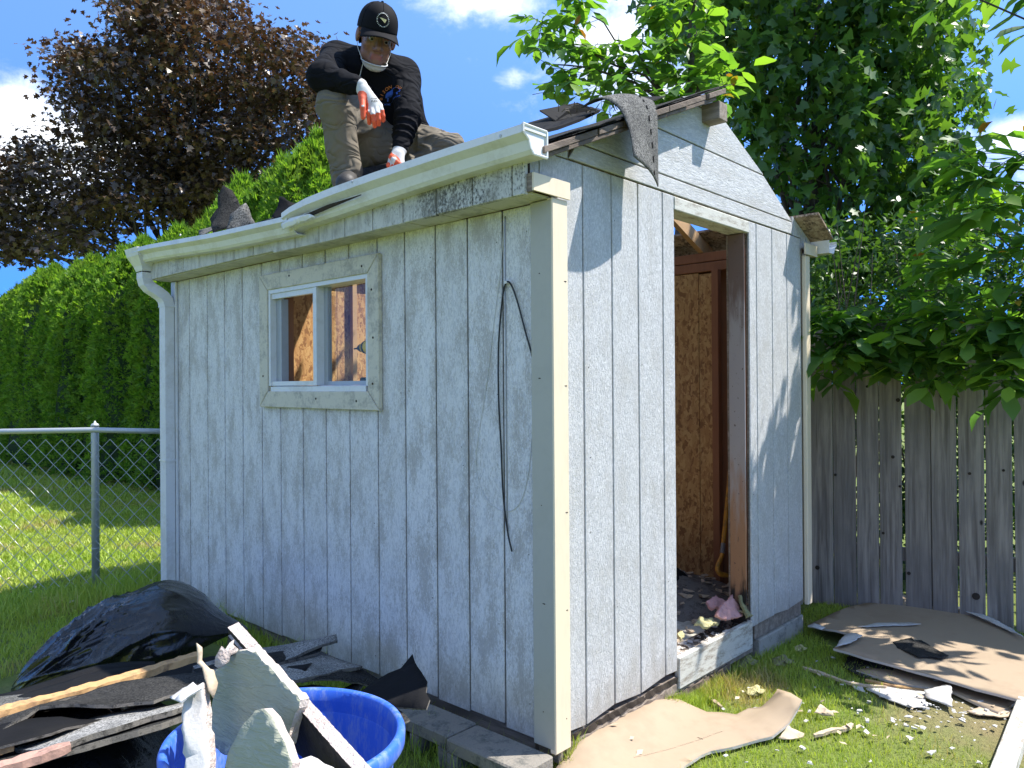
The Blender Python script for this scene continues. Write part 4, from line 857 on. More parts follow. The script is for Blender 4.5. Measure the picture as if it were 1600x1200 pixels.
heap([(60, 1178, 2.10), (180, 1140, 2.22), (290, 1105, 2.38), (296, 1096, 2.52), (150, 1120, 2.42), (20, 1170, 2.25)], 'shingle_pale', 'front slab of the heap with grey grit showing along its edge', 10, wb(.006, 5, 10), .016)
heap([(-60, 1215, 2.02), (100, 1172, 2.14), (250, 1128, 2.28), (300, 1108, 2.40), (240, 1100, 2.6), (60, 1140, 2.45), (-60, 1180, 2.3)], 'shingle_dark', 'thick dark slab carrying the front grey slab of the heap', 11, wb(.006, 5, 11), .018)
heap([(645, 1024, 3.12), (628, 1046, 3.08), (590, 1066, 3.05), (560, 1084, 2.98), (566, 1106, 2.88), (668, 1110, 2.76), (672, 1096, 2.80), (660, 1052, 2.98)], 'black_felt', 'black shingle triangle leaning upright against the white wall', 12, wb(.015, 5, 12), .006, None)
heap([(560, 1120, 2.85), (610, 1100, 2.95), (640, 1128, 2.7), (600, 1150, 2.6)], 'shingle_dark', 'dark shingle scrap on the ground between bin and concrete block', 13, wb(.01, 5, 13), .006)
heap([(-60, 1096, 2.66), (70, 1066, 2.92), (150, 1050, 3.06), (240, 1036, 3.2), (250, 1044, 3.1), (140, 1066, 2.9), (40, 1086, 2.72), (-60, 1112, 2.56)], 'black_felt', 'thin ragged felt layer lying right against the rubbish bag', 14, wb(.014, 6, 14), .006)
heap([(-60, 1128, 2.44), (60, 1096, 2.62), (150, 1078, 2.76), (260, 1060, 2.9), (280, 1068, 2.8), (160, 1092, 2.62), (20, 1122, 2.42), (-60, 1142, 2.36)], 'shingle_dark', 'dark layer just under the orange lath with a frayed pale rim', 15, lambda a, b: .02*math.sin(6*a+1), .012)
heap([(300, 1046, 3.0), (400, 1022, 3.3), (470, 1012, 3.5), (505, 1010, 3.56), (500, 1018, 3.5), (420, 1040, 3.18), (320, 1062, 2.9)], 'shingle_dark', 'dark middle layer between the two grey slabs at the wall', 16, wb(.008, 6, 16), .012)
heap([(-70, 1196, 2.10), (40, 1166, 2.22), (130, 1146, 2.30), (250, 1118, 2.42), (262, 1126, 2.34), (120, 1164, 2.18), (-70, 1212, 2.02)], 'black_felt', 'black felt sandwiched above the thick front slab of the heap', 17, lambda a, b: .016*math.sin(7*a), .008)
heap([(230, 1076, 2.72), (300, 1056, 2.86), (370, 1044, 2.98), (380, 1056, 2.9), (300, 1080, 2.7), (240, 1092, 2.6)], 'shingle_pale', 'short pale shingle offcut near the lath tip behind the bin', 18, wb(.008, 7, 18), .010)
def stick(name, pts, w_, h_, mat, label, catn, seed=0, n=14):
    """rough split timber: lofted ragged rectangle"""
    rng = random.Random(seed); rings = []; P = [np.array(p, float) for p in pts]
    for i in range(n+1):
        p = cat(P, i/n) if len(P) > 2 else P[0]+(P[1]-P[0])*i/n; q = cat(P, min(1, i/n+.02)) if len(P) > 2 else P[1]
        d = (P[-1]-P[0]); d /= np.linalg.norm(d); s_ = np.cross(d, (0, 0, 1)); s_ /= np.linalg.norm(s_); u_ = np.cross(s_, d); e = .55+.45*min(1, i/1.5, (n-i)/1.5)
        rings.append([p+s_*a*w_/2*e*rng.uniform(.82, 1.12)+u_*b*h_/2*rng.uniform(.75, 1.15) for a, b in ((-1, -1), (1, -1), (1, 1), (-1, 1))])
    o = MB().loft(rings).build(name, mat); return tag(o, label, catn)
stick('wooden_lath', [at(-70, 1130, 2.32), at(60, 1098, 2.52), at(190, 1062, 2.75), at(312, 1024, 3.0)], .05, .026, 'lath_orange', 'long splintered orange brown lath lying across the shingle heap', 'wood strip', 1, 40)
stick('wooden_lath', [at(-70, 1222, 1.98), at(20, 1195, 2.06), at(110, 1166, 2.14)], .04, .024, 'pink_wood', 'reddish split wood strip at the front edge of the heap', 'wood strip', 2)
stick('wooden_lath', [at(-60, 1185, 2.12), at(22, 1166, 2.18)], .03, .018, 'lath_orange', 'short orange wood sliver poking out of the heap', 'wood strip', 3, 8)

# blue bin with broken plasterboard
BX, BY, BZ0, BZ1 = -1.341, -.317, -.135, .590
BS = .925
bn = thing('trash_bin', 'round blue plastic bin filled with broken plasterboard', 'bin', (BX, BY, BZ0))
def lathe(prof, n=72, cx=BX, cy=BY): return MB().loft([[(cx+r*BS*math.cos(2*math.pi*k/n), cy+r*BS*math.sin(2*math.pi*k/n), z) for k in range(n)] for r, z in prof], True, False)
lathe([(0.0, BZ0+.012), (.215, BZ0+.012), (.222, BZ0+.03), (.266, BZ1-.05), (.268, BZ1-.028)]).build('inner_wall', 'blue_plastic', bn, True)
lathe([(0.0, BZ0), (.222, BZ0), (.228, BZ0+.01), (.250, BZ1-.25), (.256, BZ1-.24), (.262, BZ1-.06), (.272, BZ1-.045)]).build('outer_wall', 'blue_plastic', bn, True)
lathe([(.268, BZ1-.028), (.272, BZ1-.004), (.279, BZ1+.002), (.289, BZ1), (.294, BZ1-.010), (.293, BZ1-.034), (.288, BZ1-.042), (.272, BZ1-.045)]).build('rim', 'blue_plastic', bn, True)
PB = 'broken plasterboard pieces in the bin'
def chunk(px, thick, mats, label, seed, bend=None, rag=(.014, .0035)):
    o = poly_sheet('plasterboard', [at(*p) for p in px], thick, mats, None, bend, .025, rag, seed, smooth=True); o['label'] = label; o['category'] = 'plasterboard'; o['group'] = PB
    return o
chunk([(372, 1016, 1.70), (398, 1018, 1.66), (430, 1056, 1.61), (468, 1094, 1.55), (452, 1140, 1.555), (448, 1164, 1.55), (420, 1190, 1.57), (350, 1180, 1.68), (322, 1160, 1.73), (330, 1110, 1.74), (334, 1050, 1.74)], .022, ['drywall_face', 'gypsum'], 'large pale green plasterboard with wavy ridges in the bin', 1, wb(.004, 8, 1))
chunk([(398, 1110, 1.535), (412, 1108, 1.515), (430, 1130, 1.49), (446, 1160, 1.465), (458, 1192, 1.44), (452, 1235, 1.43), (345, 1240, 1.52), (356, 1180, 1.53), (374, 1140, 1.535)], .020, ['drywall_face', 'gypsum'], 'round shouldered plasterboard piece in front of the large green one', 2, wb(.004, 8, 2))
chunk([(284, 1084, 1.62), (316, 1066, 1.62), (322, 1110, 1.60), (330, 1235, 1.52), (292, 1240, 1.52), (286, 1150, 1.57)], .030, ['white_scrap', 'gypsum'], 'narrow white plasterboard upright at the bin edge with torn paper', 3, wb(.003, 10, 3))
# long edge-on board: broken edge toward us, underside shade coloured into its near-black face
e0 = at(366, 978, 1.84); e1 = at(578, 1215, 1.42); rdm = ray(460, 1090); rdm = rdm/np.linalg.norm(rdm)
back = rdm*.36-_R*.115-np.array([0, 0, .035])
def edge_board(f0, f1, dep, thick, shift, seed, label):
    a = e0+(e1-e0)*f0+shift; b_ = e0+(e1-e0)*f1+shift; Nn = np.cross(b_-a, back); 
    o = slab('plasterboard', [(0, 0), (1, 0), (1, dep*.6), (.6, dep), (.25, dep*.75)], thick, plane_surf(a, b_-a, back), ['board_shade', 'gypsum'], grid=.06, rag=(.014, .006), seed=seed); tag(o, label, 'plasterboard', PB)
perp = _R*.62+np.array([0, 0, .55]); perp /= np.linalg.norm(perp)
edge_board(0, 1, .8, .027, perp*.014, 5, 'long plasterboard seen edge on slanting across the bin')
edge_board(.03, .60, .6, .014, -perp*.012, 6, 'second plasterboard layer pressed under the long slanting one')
chunk([(310, 1003, 1.66), (318, 1010, 1.66), (322, 1040, 1.64), (334, 1046, 1.66), (336, 1080, 1.64), (330, 1092, 1.62), (318, 1062, 1.63), (309, 1036, 1.65)], .003, ['tan_scrap', 'tan_scrap'], 'curled tan paper strip rising behind the narrow white board', 7, wb(.012, 14, 4), (.012, .004))
chunk([(263, 1088, 1.60), (282, 1070, 1.62), (298, 1062, 1.62), (310, 1072, 1.60), (300, 1082, 1.59), (284, 1100, 1.58)], .004, ['white_scrap', 'white_scrap'], 'torn white paper flap on the narrow upright board', 8, wb(.012, 16, 5), (.010, .004))
chunk([(452, 1188, 1.47), (486, 1182, 1.48), (520, 1196, 1.46), (545, 1230, 1.42), (470, 1245, 1.40), (445, 1215, 1.44)], .025, ['white_scrap', 'gypsum'], 'lumpy white plaster piece low in the bin below the slanting board', 9, wb(.012, 14, 6))
chunk([(334, 1040, 1.69), (346, 1010, 1.70), (352, 1014, 1.70), (364, 1000, 1.72), (372, 1014, 1.71), (350, 1040, 1.69)], .012, ['gypsum', 'gypsum'], 'crumbled white corner beside the top of the green plasterboard', 10, wb(.01, 16, 7), (.010, .005))

# plasterboard sheets on the grass
def on_ground(px, dz): return [np.array([p[0], p[1], gz(p[0], p[1])+dz+(q[2] if len(q) > 2 else 0)]) for q in px for p in [onz(q[0], q[1], -.135+dz+(q[2] if len(q) > 2 else 0))]]
def ground_sheet(name, px, dz, thick, mats, label, catn, seed, bend=None, group=None, grid=.06, rag=(.05, .006)):
    o = poly_sheet(name, on_ground(px, dz), thick, mats, None, bend, grid, rag, seed, True, True); return tag(o, label, catn, group)
ground_sheet('plasterboard_sheet', [(1262, 974, .035), (1330, 946, .02), (1410, 926, .03), (1452, 937, .03), (1505, 946, .03), (1560, 968, .03), (1600, 990, .03), (1660, 1040, .03), (1680, 1080, .03), (1592, 1093, .045), (1430, 1049, .045), (1302, 1012, .06), (1320, 1000, .05), (1326, 988, .05)], .03, .012, ['drywall_paper', 'drywall_edge'], 'large tan plasterboard sheet lying at the foot of the plank fence', 'plasterboard', 21, wb(.004, 2, 3), None, .08, (.08, .008))
ground_sheet('plasterboard_sheet', [(1338, 1050, 0), (1400, 1040, 0), (1500, 1066, 0), (1590, 1100, 0), (1560, 1118, 0), (1490, 1085, 0), (1400, 1070, 0)], .012, .012, ['drywall_paper', 'drywall_edge'], 'tan board showing under the front of the large fence side sheet', 'plasterboard', 22, wb(.004, 3, 4))
o = poly_sheet('plasterboard_sheet', on_ground([(1012, 1097, .03), (1060, 1102, .03), (1105, 1111, .03), (1150, 1113, .02), (1190, 1102, .03), (1206, 1086, .06), (1216, 1074, .10), (1236, 1080, .12), (1254, 1090, .13), (1246, 1106, .09), (1232, 1126, .05), (1206, 1146, .03), (1160, 1158, .02), (1110, 1168, .02), (1084, 1182, .02), (1060, 1200, .02), (1010, 1262, .02), (900, 1300, .02), (830, 1250, .02), (880, 1200, .02), (942, 1148, .02)], .01), .012, ['drywall_paper', 'drywall_edge'], None, wb(.004, 3, 5), .05, (.05, .006), 23, True, True)
tag(o, 'tan plasterboard sheet with a curled up end in front of the threshold', 'plasterboard')
from mathutils.bvhtree import BVHTree as _B
tree_ = _B.FromPolygons([v.co for v in o.data.vertices], [p.vertices for p in o.data.polygons]); mk = MB()
for k in range(46):
    f = k/45; a = onz(992+136*f, 1181-43*f, -.094); hh_ = tree_.ray_cast(Vector((a[0], a[1], 1.0)), Vector((0, 0, -1)))
    if hh_[0] is not None and k % 9 != 4: z = hh_[0][2]+.0012; w_ = random.uniform(.003, .006); mk.add([(a[0]-w_, a[1]-.003, z), (a[0]+w_, a[1]-.003, z), (a[0]+w_, a[1]+.003, z), (a[0]-w_, a[1]+.003, z)], [(0, 1, 2, 3)])
mk.build('printed_line', 'print_tan', o, recalc=False)
torn = MB()
P0 = on_ground([(1342, 976), (1400, 969), (1440, 968), (1400, 973)], .0)
def torn_paper(px, dz, label, seed): 
    return ground_sheet('torn_paper', px, dz, .002, ['white_scrap', 'white_scrap'], label, 'paper', seed, wb(.004, 12, seed), None, .03, (.02, .004))
torn_paper([(1306, 1010, .045), (1316, 994, .045), (1330, 986, .04), (1348, 991, .04), (1336, 1000, .045), (1322, 1006, .045)], .060, 'torn white paper at the notch of the big fence side sheet', 31)
torn_paper([(1340, 976, .02), (1370, 969, .02), (1420, 968, .02), (1440, 971, .02), (1400, 973, .02), (1356, 977, .02)], .066, 'long white paper tear across the big fence side sheet', 32)
torn_paper([(1436, 935, .02), (1475, 938, .02), (1530, 953, .02), (1580, 974, .02), (1600, 992, .02), (1570, 976, .02), (1500, 948, .02)], .062, 'white torn paper rim along the fence edge of the sheet', 33)
torn_paper([(1263, 974, .03), (1272, 970, .03), (1290, 978, .03), (1284, 981, .03)], .052, 'white torn corner of the big sheet near the shed', 34)
ground_sheet('shingle_scrap', [(1395, 1002, .03), (1412, 997, .035), (1424, 993, .035), (1428, 998, .035), (1440, 997, .035), (1482, 1024, .035), (1470, 1029, .035), (1450, 1026, .035), (1436, 1027, .035), (1402, 1011, .03)], .048, .004, 'shingle_dark', 'black shingle scrap lying on top of the tan sheet', 'roof shingle', 41, wb(.006, 8, 9), None, .03, (.02, .004))
ground_sheet('shingle_scrap', [(1328, 1018, .02), (1380, 1032, .03), (1396, 1040, .02), (1394, 1052, .0), (1366, 1054, 0), (1350, 1058, 0), (1318, 1040, 0)], .02, .004, 'shingle_dark', 'black shingle scrap tucked under the near edge of the big sheet', 'roof shingle', 42, wb(.006, 8, 10), None, .03, (.02, .004))
ground_sheet('white_scrap', [(1352, 1074), (1372, 1068), (1446, 1084), (1448, 1106), (1420, 1104), (1388, 1092)], .014, .004, 'white_scrap', 'large white paint flaked board scrap on the straw patch', 'board scrap', 43, wb(.006, 8, 11), None, .03, (.02, .004))
ground_sheet('white_scrap', [(1444, 1078, .01), (1486, 1070, .02), (1488, 1104, .0), (1448, 1088, .01)], .03, .006, 'white_scrap', 'square white board scrap next to the flaked one', 'board scrap', 44, wb(.004, 8, 12), None, .03, (.02, .004))
ground_sheet('white_scrap', [(1326, 1063), (1346, 1070), (1352, 1080), (1334, 1074)], .012, .003, 'white_scrap', 'small white paper shred where the thin lath ends', 'board scrap', 45, wb(.004, 8, 13), None, .03, (.015, .003))
ground_sheet('tan_scrap', [(1510, 1112), (1550, 1098), (1592, 1112), (1570, 1122), (1530, 1120)], .014, .004, 'tan_scrap', 'crumpled tan scrap on the straw near the white post', 'paper', 46, wb(.008, 10, 14), None, .03, (.02, .004))
ground_sheet('tan_scrap', [(1272, 1110, .03), (1282, 1096, .05), (1300, 1108, .02), (1302, 1116, 0), (1288, 1115, 0)], .014, .003, 'tan_scrap', 'small folded tan paper standing on the lawn', 'paper', 47, wb(.008, 14, 15), None, .02, (.015, .003))
ground_sheet('white_scrap', [(1216, 1150, .01), (1232, 1130, .04), (1258, 1142, .02), (1256, 1150, .0), (1236, 1154, 0)], .014, .004, 'tan_scrap', 'curled paper shred under the raised end of the tan sheet', 'paper', 48, wb(.008, 14, 16), None, .02, (.015, .003))
def gpt(px, py, dz=.02): p = onz(px, py, -.135+dz); p[2] = gz(p[0], p[1])+dz; return p
stick('wooden_lath', [gpt(1254, 1040), gpt(1290, 1052), gpt(1330, 1066), gpt(1385, 1073)], .022, .012, 'tan_scrap', 'thin grey tan lath lying in front of the black scrap', 'wood strip', 5)
stick('wooden_lath', [gpt(1352, 1062), gpt(1400, 1072), gpt(1446, 1079)], .02, .012, 'lath_orange', 'thin yellowish lath lying over the white flaked board', 'wood strip', 6)
stick('wooden_lath', [gpt(1272, 1147), gpt(1300, 1138), gpt(1318, 1136), gpt(1332, 1129)], .022, .014, 'tan_scrap', 'bent tan wood sliver alone on the sunny lawn', 'wood strip', 7)
stick('wooden_lath', [gpt(1102, 1082), gpt(1128, 1102)], .02, .012, 'drywall_paper', 'short tan sliver lying in grass below the threshold', 'wood strip', 8, 6)
for px, py, r, mt, lab in ((1165, 1036, .05, 'olive_wool', 'olive insulation tuft in the grass below the doorway'), (1222, 1034, .045, 'olive_wool', 'dull insulation tuft in the shade before the footing'), (1250, 1012, .03, 'yellow_wool', 'pale yellow insulation tuft by the footing end'), (1180, 1080, .035, 'yellow_wool', 'yellow insulation crumb beside the tan sheet')):
    c = gpt(px, py, .01); n_ = 10; rings = []
    for i in range(n_+1):
        th = math.pi*i/n_; rings.append([c+np.array([1.5*r*math.sin(th)*math.cos(a)*(1+.35*math.sin(3*a+i)), r*math.sin(th)*math.sin(a)*(1+.3*math.cos(2*a+i*1.7)), .75*r*(1+math.cos(math.pi-th))*.5*(1+.25*math.sin(4*a))]) for a in np.linspace(0, 2*math.pi, 14, endpoint=False)])
    tag(MB().loft(rings).build('insulation_tuft', mt, smooth=True), lab, 'insulation')
# white timber at the picture's lower edge
p0 = gpt(1606, 1098, .05); p1 = gpt(1556, 1230, .05)
o = MB().bar(p0+(p0-p1)*.0, p1, .075, .05).build('white_timber', 'rough_white', bevel=.003); tag(o, 'flaking white painted timber lying on the dry lawn', 'timber')
# small crumbs
cr = MB()
def crumb(c, r, rng):
    a = rng.uniform(0, 6.28); ca, sa = math.cos(a), math.sin(a); fx, fy, fz = rng.uniform(.6, 1.5), rng.uniform(.5, 1.0), rng.uniform(.12, .38); tl = rng.uniform(-.3, .3); V = []
    for k in (-1, 1):
        for i, j in ((-1, -1), (1, -1), (1, 1), (-1, 1)):
            x, y, z = (i*fx*rng.uniform(.25, 1.15)*r, j*fy*rng.uniform(.25, 1.15)*r, k*fz*rng.uniform(.6, 1.1)*r); z += tl*x; V.append(c+np.array([x*ca-y*sa, x*sa+y*ca, z]))
    cr.add(V, [(3, 2, 1, 0), (4, 5, 6, 7), (0, 1, 5, 4), (1, 2, 6, 5), (2, 3, 7, 6), (3, 0, 4, 7)])
rg = random.Random(5)
for k in range(150):
    if k < 80: px = rg.uniform(1130, 1600); py = rg.uniform(1030, 1200)
    else: px = rg.gauss(1490, 70); py = rg.gauss(1118, 16)
    if py > 1215: continue
    p = onz(px, py, -.13); p[2] = gz(p[0], p[1])+.022; crumb(p, rg.choice((.004, .005, .006, .008, .012, .016)), rg)
for px, py in ((1090, 1106), (1105, 1100), (1094, 1112), (1096, 1108)):
    p = onz(px-58, py+2, -.085); crumb(p, .011, rg)
tag(cr.build('plaster_crumbs', 'white_scrap'), 'white plaster crumbs scattered over the lawn', kind='stuff')

fl = MB()
for k in range(70):
    px = rg.uniform(900, 1600) if k < 45 else rg.uniform(0, 300); py = rg.uniform(1010, 1190) if k < 45 else rg.uniform(880, 1000)
    p = onz(px, py, -.13 if k < 45 else -.05); p[2] = gz(p[0], p[1])+.03; a = rg.uniform(0, 6.28); u_ = np.array([math.cos(a), math.sin(a), rg.uniform(-.3, .3)])*rg.uniform(.012, .028); v_ = np.array([-math.sin(a), math.cos(a), rg.uniform(-.4, .4)])*rg.uniform(.006, .012)
    fl.add([p-u_, p+v_+(0, 0, .004), p+u_, p-v_], [(0, 1, 2), (0, 2, 3)])
tag(fl.build('fallen_leaves', 'tan_scrap', recalc=False), 'dry fallen leaves lying in the lawn', kind='stuff')
# inside the doorway
FZ = .064
def blob_heap(name, mat, c, rx, ry, h, seed, n=26):
    V = []; F = []
    for i in range(n+1):
        for j in range(n+1):
            a = -1+2*i/n; b = -1+2*j/n; d = math.hypot(a, b); k = max(0, 1-d*d)**.7
            nz = float(wob((a*2.3, b*2.3, seed), 1.3, seed))*.35+float(wob((a*5, b*5, seed), 1.5, seed+3))*.18
            V.append((c[0]+rx*a, c[1]+ry*b, c[2]+h*k*(1+nz)))
    for i in range(n):
        for j in range(n): q = i*(n+1)+j; F.append((q, q+n+1, q+n+2, q+1))
    return MB().add(V, F).build(name, mat, smooth=True)
tag(blob_heap('debris', 'floor_dirt', (1.9, .72, FZ-.004), .52, .55, .11, 4), 'grey layer of plaster dust and rubble on the shed floor', kind='stuff')
bgp = at(1085, 882, 4.45)
tag(blob_heap('black_sheeting', 'black_felt', (1.86, .80, .13), .34, .30, .15, 8), 'crumpled black sheeting on the shed floor seen through the doorway', 'sheeting')
cr = MB()
for k in range(210):
    x = rg.uniform(1.0, 2.3); y = rg.uniform(.14, 1.0); dd = max(0, 1-((x-1.9)/.52)**2-((y-.72)/.55)**2)**.7
    crumb(np.array([x, y, FZ+.11*dd+.01]), rg.choice((.012, .016, .022, .03)), rg)
tag(cr.build('rubble', 'tan_scrap'), 'broken board rubble strewn over the shed floor', kind='stuff')
cr = MB()
for k in range(90): x = rg.uniform(.95, 1.5); y = rg.uniform(.0, .12); crumb(np.array([x, y, .078+.018*(y < .012)]), rg.choice((.006, .009, .014, .018)), rg)
tag(cr.build('threshold_crumbs', 'drywall_edge'), 'white and tan plaster crumbs lying along the door sill', kind='stuff')
cr = MB()
for k in range(60): x = rg.uniform(1.25, 1.62); y = rg.uniform(.0, .12); crumb(np.array([x, y, .080]), rg.choice((.008, .012, .016)), rg)
tag(cr.build('dark_crumbs', 'dark_rot'), 'dark rotten wood crumbs on the door sill', kind='stuff')
def wool(px, mat, label, seed, thick=.014, am=.012):
    o = poly_sheet('insulation_piece', [ony(*p) for p in px], thick, mat, None, (lambda a, b: am*float(wob((a, b, 0), 18, seed))+.006*float(wob((a, b, .2), 55, seed+2))+.004*float(wob((a, b, .7), 110, seed+4))), .007, (.008, .004), seed); return tag(o, label, 'insulation')
wool([(1118, 962, .03), (1126, 946, .05), (1136, 938, .06), (1142, 930, .07), (1152, 945, .05), (1162, 962, .02), (1148, 966, .0), (1132, 968, .01)], 'pink_wool', 'pink insulation wad standing on the door sill', 1)
wool([(1104, 940, .16), (1120, 931, .18), (1134, 938, .12), (1130, 946, .10), (1112, 948, .12)], 'pink_wool', 'darker pink insulation flap behind the standing wad', 2)
wool([(1088, 972, .04), (1096, 962, .08), (1112, 964, .07), (1124, 974, .03), (1104, 980, .01)], 'yellow_wool', 'pale yellow insulation clump on the door sill', 3)
wool([(1059, 990, .02), (1066, 985, .04), (1072, 990, .02), (1066, 998, .0)], 'yellow_wool', 'small yellow insulation crumb at the door sill end', 4, .012, .006)
wool([(1154, 930, .03), (1161, 928, .03), (1164, 942, .01), (1172, 955, -.03), (1176, 962, -.04), (1169, 964, -.04), (1158, 946, .0)], 'olive_wool', 'twisted olive insulation scrap hanging over the sill by the jamb', 5, .012, .008)
stick('wooden_lath', [ony(1142, 950, .06), ony(1168, 958, -.01)], .02, .010, 'tan_scrap', 'short splinter resting on the sill beside the pink wad', 'wood strip', 9, 6)
# pry bar leaning in the corner
pb = [(1144, 690, .40), (1140, 745, .37), (1134, 810, .34), (1130, 850, .32), (1128, 868, .31), (1123, 880, .30), (1121, 890, .29), (1126, 897, .28), (1136, 899, .27), (1146, 899, .26)]
pts = [ony(a, b, c) for a, b, c in pb]; sm_ = [cat(pts, i/40) for i in range(41)]
o = MB().tube(sm_, [.014]*30+[.015]*6+[.013, .011, .009, .007, .005], 8).build('pry_bar', 'bar_orange', smooth=True); tag(o, 'yellow orange hooked pry bar leaning inside the doorway', 'pry bar')
MB().tube([cat(pts, .33), cat(pts, .42)], .0150, 8).build('worn_band', 'steel', o)
# cordless drill on the sill, inside the window
D = thing('cordless_drill', 'yellow and black cordless drill standing inside the window', 'drill', (.09, 1.27, WZ0+.11))
def dl(y, z, x=.105): return (x, y+.14, z)
MB().tube([dl(1.05, 1.585), dl(1.10, 1.588), dl(1.155, 1.588), dl(1.19, 1.586)], [.036, .040, .036, .028], 14).build('motor_housing', 'drill_yellow', D, True)
MB().tube([dl(1.19, 1.586), dl(1.215, 1.586), dl(1.235, 1.585)], [.024, .021, .012], 12).build('chuck', 'drill_black', D, True)
MB().tube([dl(1.235, 1.585), dl(1.272, 1.584)], [.005, .004], 8).build('drill_bit', 'drill_black', D)
MB().tube([dl(1.155, 1.588), dl(1.175, 1.588)], [.0375, .033], 14).build('collar', 'drill_black', D, True)
MB().loft([[(.085, 1.225, 1.555), (.125, 1.225, 1.555), (.125, 1.28, 1.555), (.085, 1.28, 1.555)], [(.088, 1.215, 1.48), (.122, 1.215, 1.48), (.122, 1.26, 1.48), (.088, 1.26, 1.48)], [(.085, 1.21, 1.435), (.125, 1.21, 1.435), (.125, 1.265, 1.435), (.085, 1.265, 1.435)]]).build('grip', 'drill_black', D, bevel=.006)
MB().box(.092, .118, 1.2815, 1.295, 1.515, 1.548).build('trigger', 'drill_black', D, bevel=.003)
MB().box(0.07, .14, 1.18, 1.325, 1.382, 1.434).build('battery', 'drill_black', D, bevel=.008)
sh = MB().box(.05, .20, 1.02, 2.12, 1.345, 1.381).build('sill_shelf', 'fresh_stud', SHED, bevel=.003)
# ------------------------------------------------------------------ plank fence
FA = np.array([3.087, .223]); FB = np.array([3.321, -1.006]); FD = (FB-FA)/np.linalg.norm(FB-FA); FN = np.array([FD[1], -FD[0]])   # FN faces the shed
if FN[0] > 0: FN = -FN
fence = thing('plank_fence', 'weathered grey wooden plank fence behind the shed', 'fence', (FA[0], FA[1], -.15))
rf = random.Random(12)
edges_px = [1262, 1302, 1338, 1374, 1414, 1456, 1498, 1541, 1586, 1632]
def fence_s(px):                                        # distance along the fence line for a picture column
    r = ray(px, 760); A_ = np.array([[r[0], -FD[0]], [r[1], -FD[1]]]); k = np.linalg.solve(A_, FA-CP[:2]); return k[1]
se = [fence_s(p) for p in edges_px]
w0 = se[1]-se[0]
for k in range(10): se.insert(0, se[0]-.150)
for k in range(16): se.append(se[-1]+.150)
gap_after = {12: .006, 13: .020, 14: .006, 15: .009, 16: .008, 17: .012, 18: .007}
for k in range(len(se)-1):
    a, b = se[k], se[k+1]; g_ = gap_after.get(k, .0035); th_ = .018; lean = rf.uniform(-.006, .006); off = rf.uniform(-.004, .004); top = 1.80+rf.uniform(-.012, .012); tw = rf.uniform(-.004, .004)
    P = []
    for z, ln in ((-.16, 0), (top, lean)):
        for s_, q in ((a+ln, off), (b-g_+ln, off+tw), (b-g_+ln, off+tw-th_), (a+ln, off-th_)): p = FA+FD*s_+FN*q; P.append((p[0], p[1], z))
    MB().hexa(P).build('fence_plank', 'plank', fence, bevel=.003)
for z in (.25, 1.55):
    a = FA+FD*se[0]-FN*.045; b = FA+FD*se[-1]-FN*.045; MB().bar((a[0], a[1], z), (b[0], b[1], z), .04, .085).build('fence_rail', 'plank', fence)
for s_ in np.arange(-1.2, 3.6, 2.0):
    p = FA+FD*s_-FN*.115; MB().box(p[0]-.045, p[0]+.045, p[1]-.045, p[1]+.045, -.3, 1.75).build('fence_post', 'plank', fence)
# knots: a few open knot holes on the near planks
for px, py, r in ((1395, 714, .012), (1403, 625, .014), (1473, 618, .020), (1515, 740, .010), (1568, 735, .009), (1277, 887, .016), (1420, 896, .012), (1525, 932, .024), (1406, 760, .009), (1380, 833, .010), (1305, 742, .009), (1355, 604, .010)):
    rr_ = ray(px, py); A_ = np.array([[rr_[0], -FD[0]], [rr_[1], -FD[1]]]); k = np.linalg.solve(A_, FA+FN*.0055-CP[:2]); p = CP+rr_*k[0]
    nrm = np.array([FN[0], FN[1], 0]); MB().tube([p-nrm*.012, p+nrm*.0005], [r, r*.92], 10).build('knot', 'dark_rot', fence)

# ------------------------------------------------------------------ chain-link fence
clf = thing('chain_link_fence', 'galvanised chain link fence with a round post and top rail', 'fence', (-.284, 3.972, -.04))
p_in = np.array([0.10, 3.56]); p_post = np.array([-.284, 3.972]); fd = (p_post-p_in)/np.linalg.norm(p_post-p_in); FH = 1.115
CELL = .1135; CH = .118
zig = []; nz_ = int(FH/(CH/2))
zb = -.035
tx = MB(); pts = []
for i in range(nz_+1): pts.append((CELL/4*(1 if i % 2 else -1), .0028*(1 if i % 2 else -1), zb+i*CH/2))
V = []; tx = MB().tube(pts, .0029, 4)
wire_me = [bpy.data.meshes.new('wire'), bpy.data.meshes.new('wire')]
wire_me[0].from_pydata(tx.V, [], tx.F); wire_me[1].from_pydata([(-x, y, z) for x, y, z in tx.V], [], [tuple(reversed(f)) for f in tx.F])
for me in wire_me: me.materials.append(M['wire_zinc'])
ang = math.atan2(fd[1], fd[0])
for k in range(52):
    o = bpy.data.objects.new('mesh_wire', wire_me[k % 2]); COL.objects.link(o); o.parent = clf
    p = p_in+fd*(.02+CELL/2*k); o.location = (p[0]-clf.location.x, p[1]-clf.location.y, -clf.location.z); o.rotation_euler = (0, 0, ang)
zt = zb+FH+.01; endp = p_in+fd*3.1; nrm2 = np.array([-fd[1], fd[0]])*.024
MB().tube([(p_in[0], p_in[1], zt-.012), (p_post[0], p_post[1], zt+.004), (endp[0], endp[1], zt-.02)], .019, 14).build('top_rail', 'galvanised', clf, True)
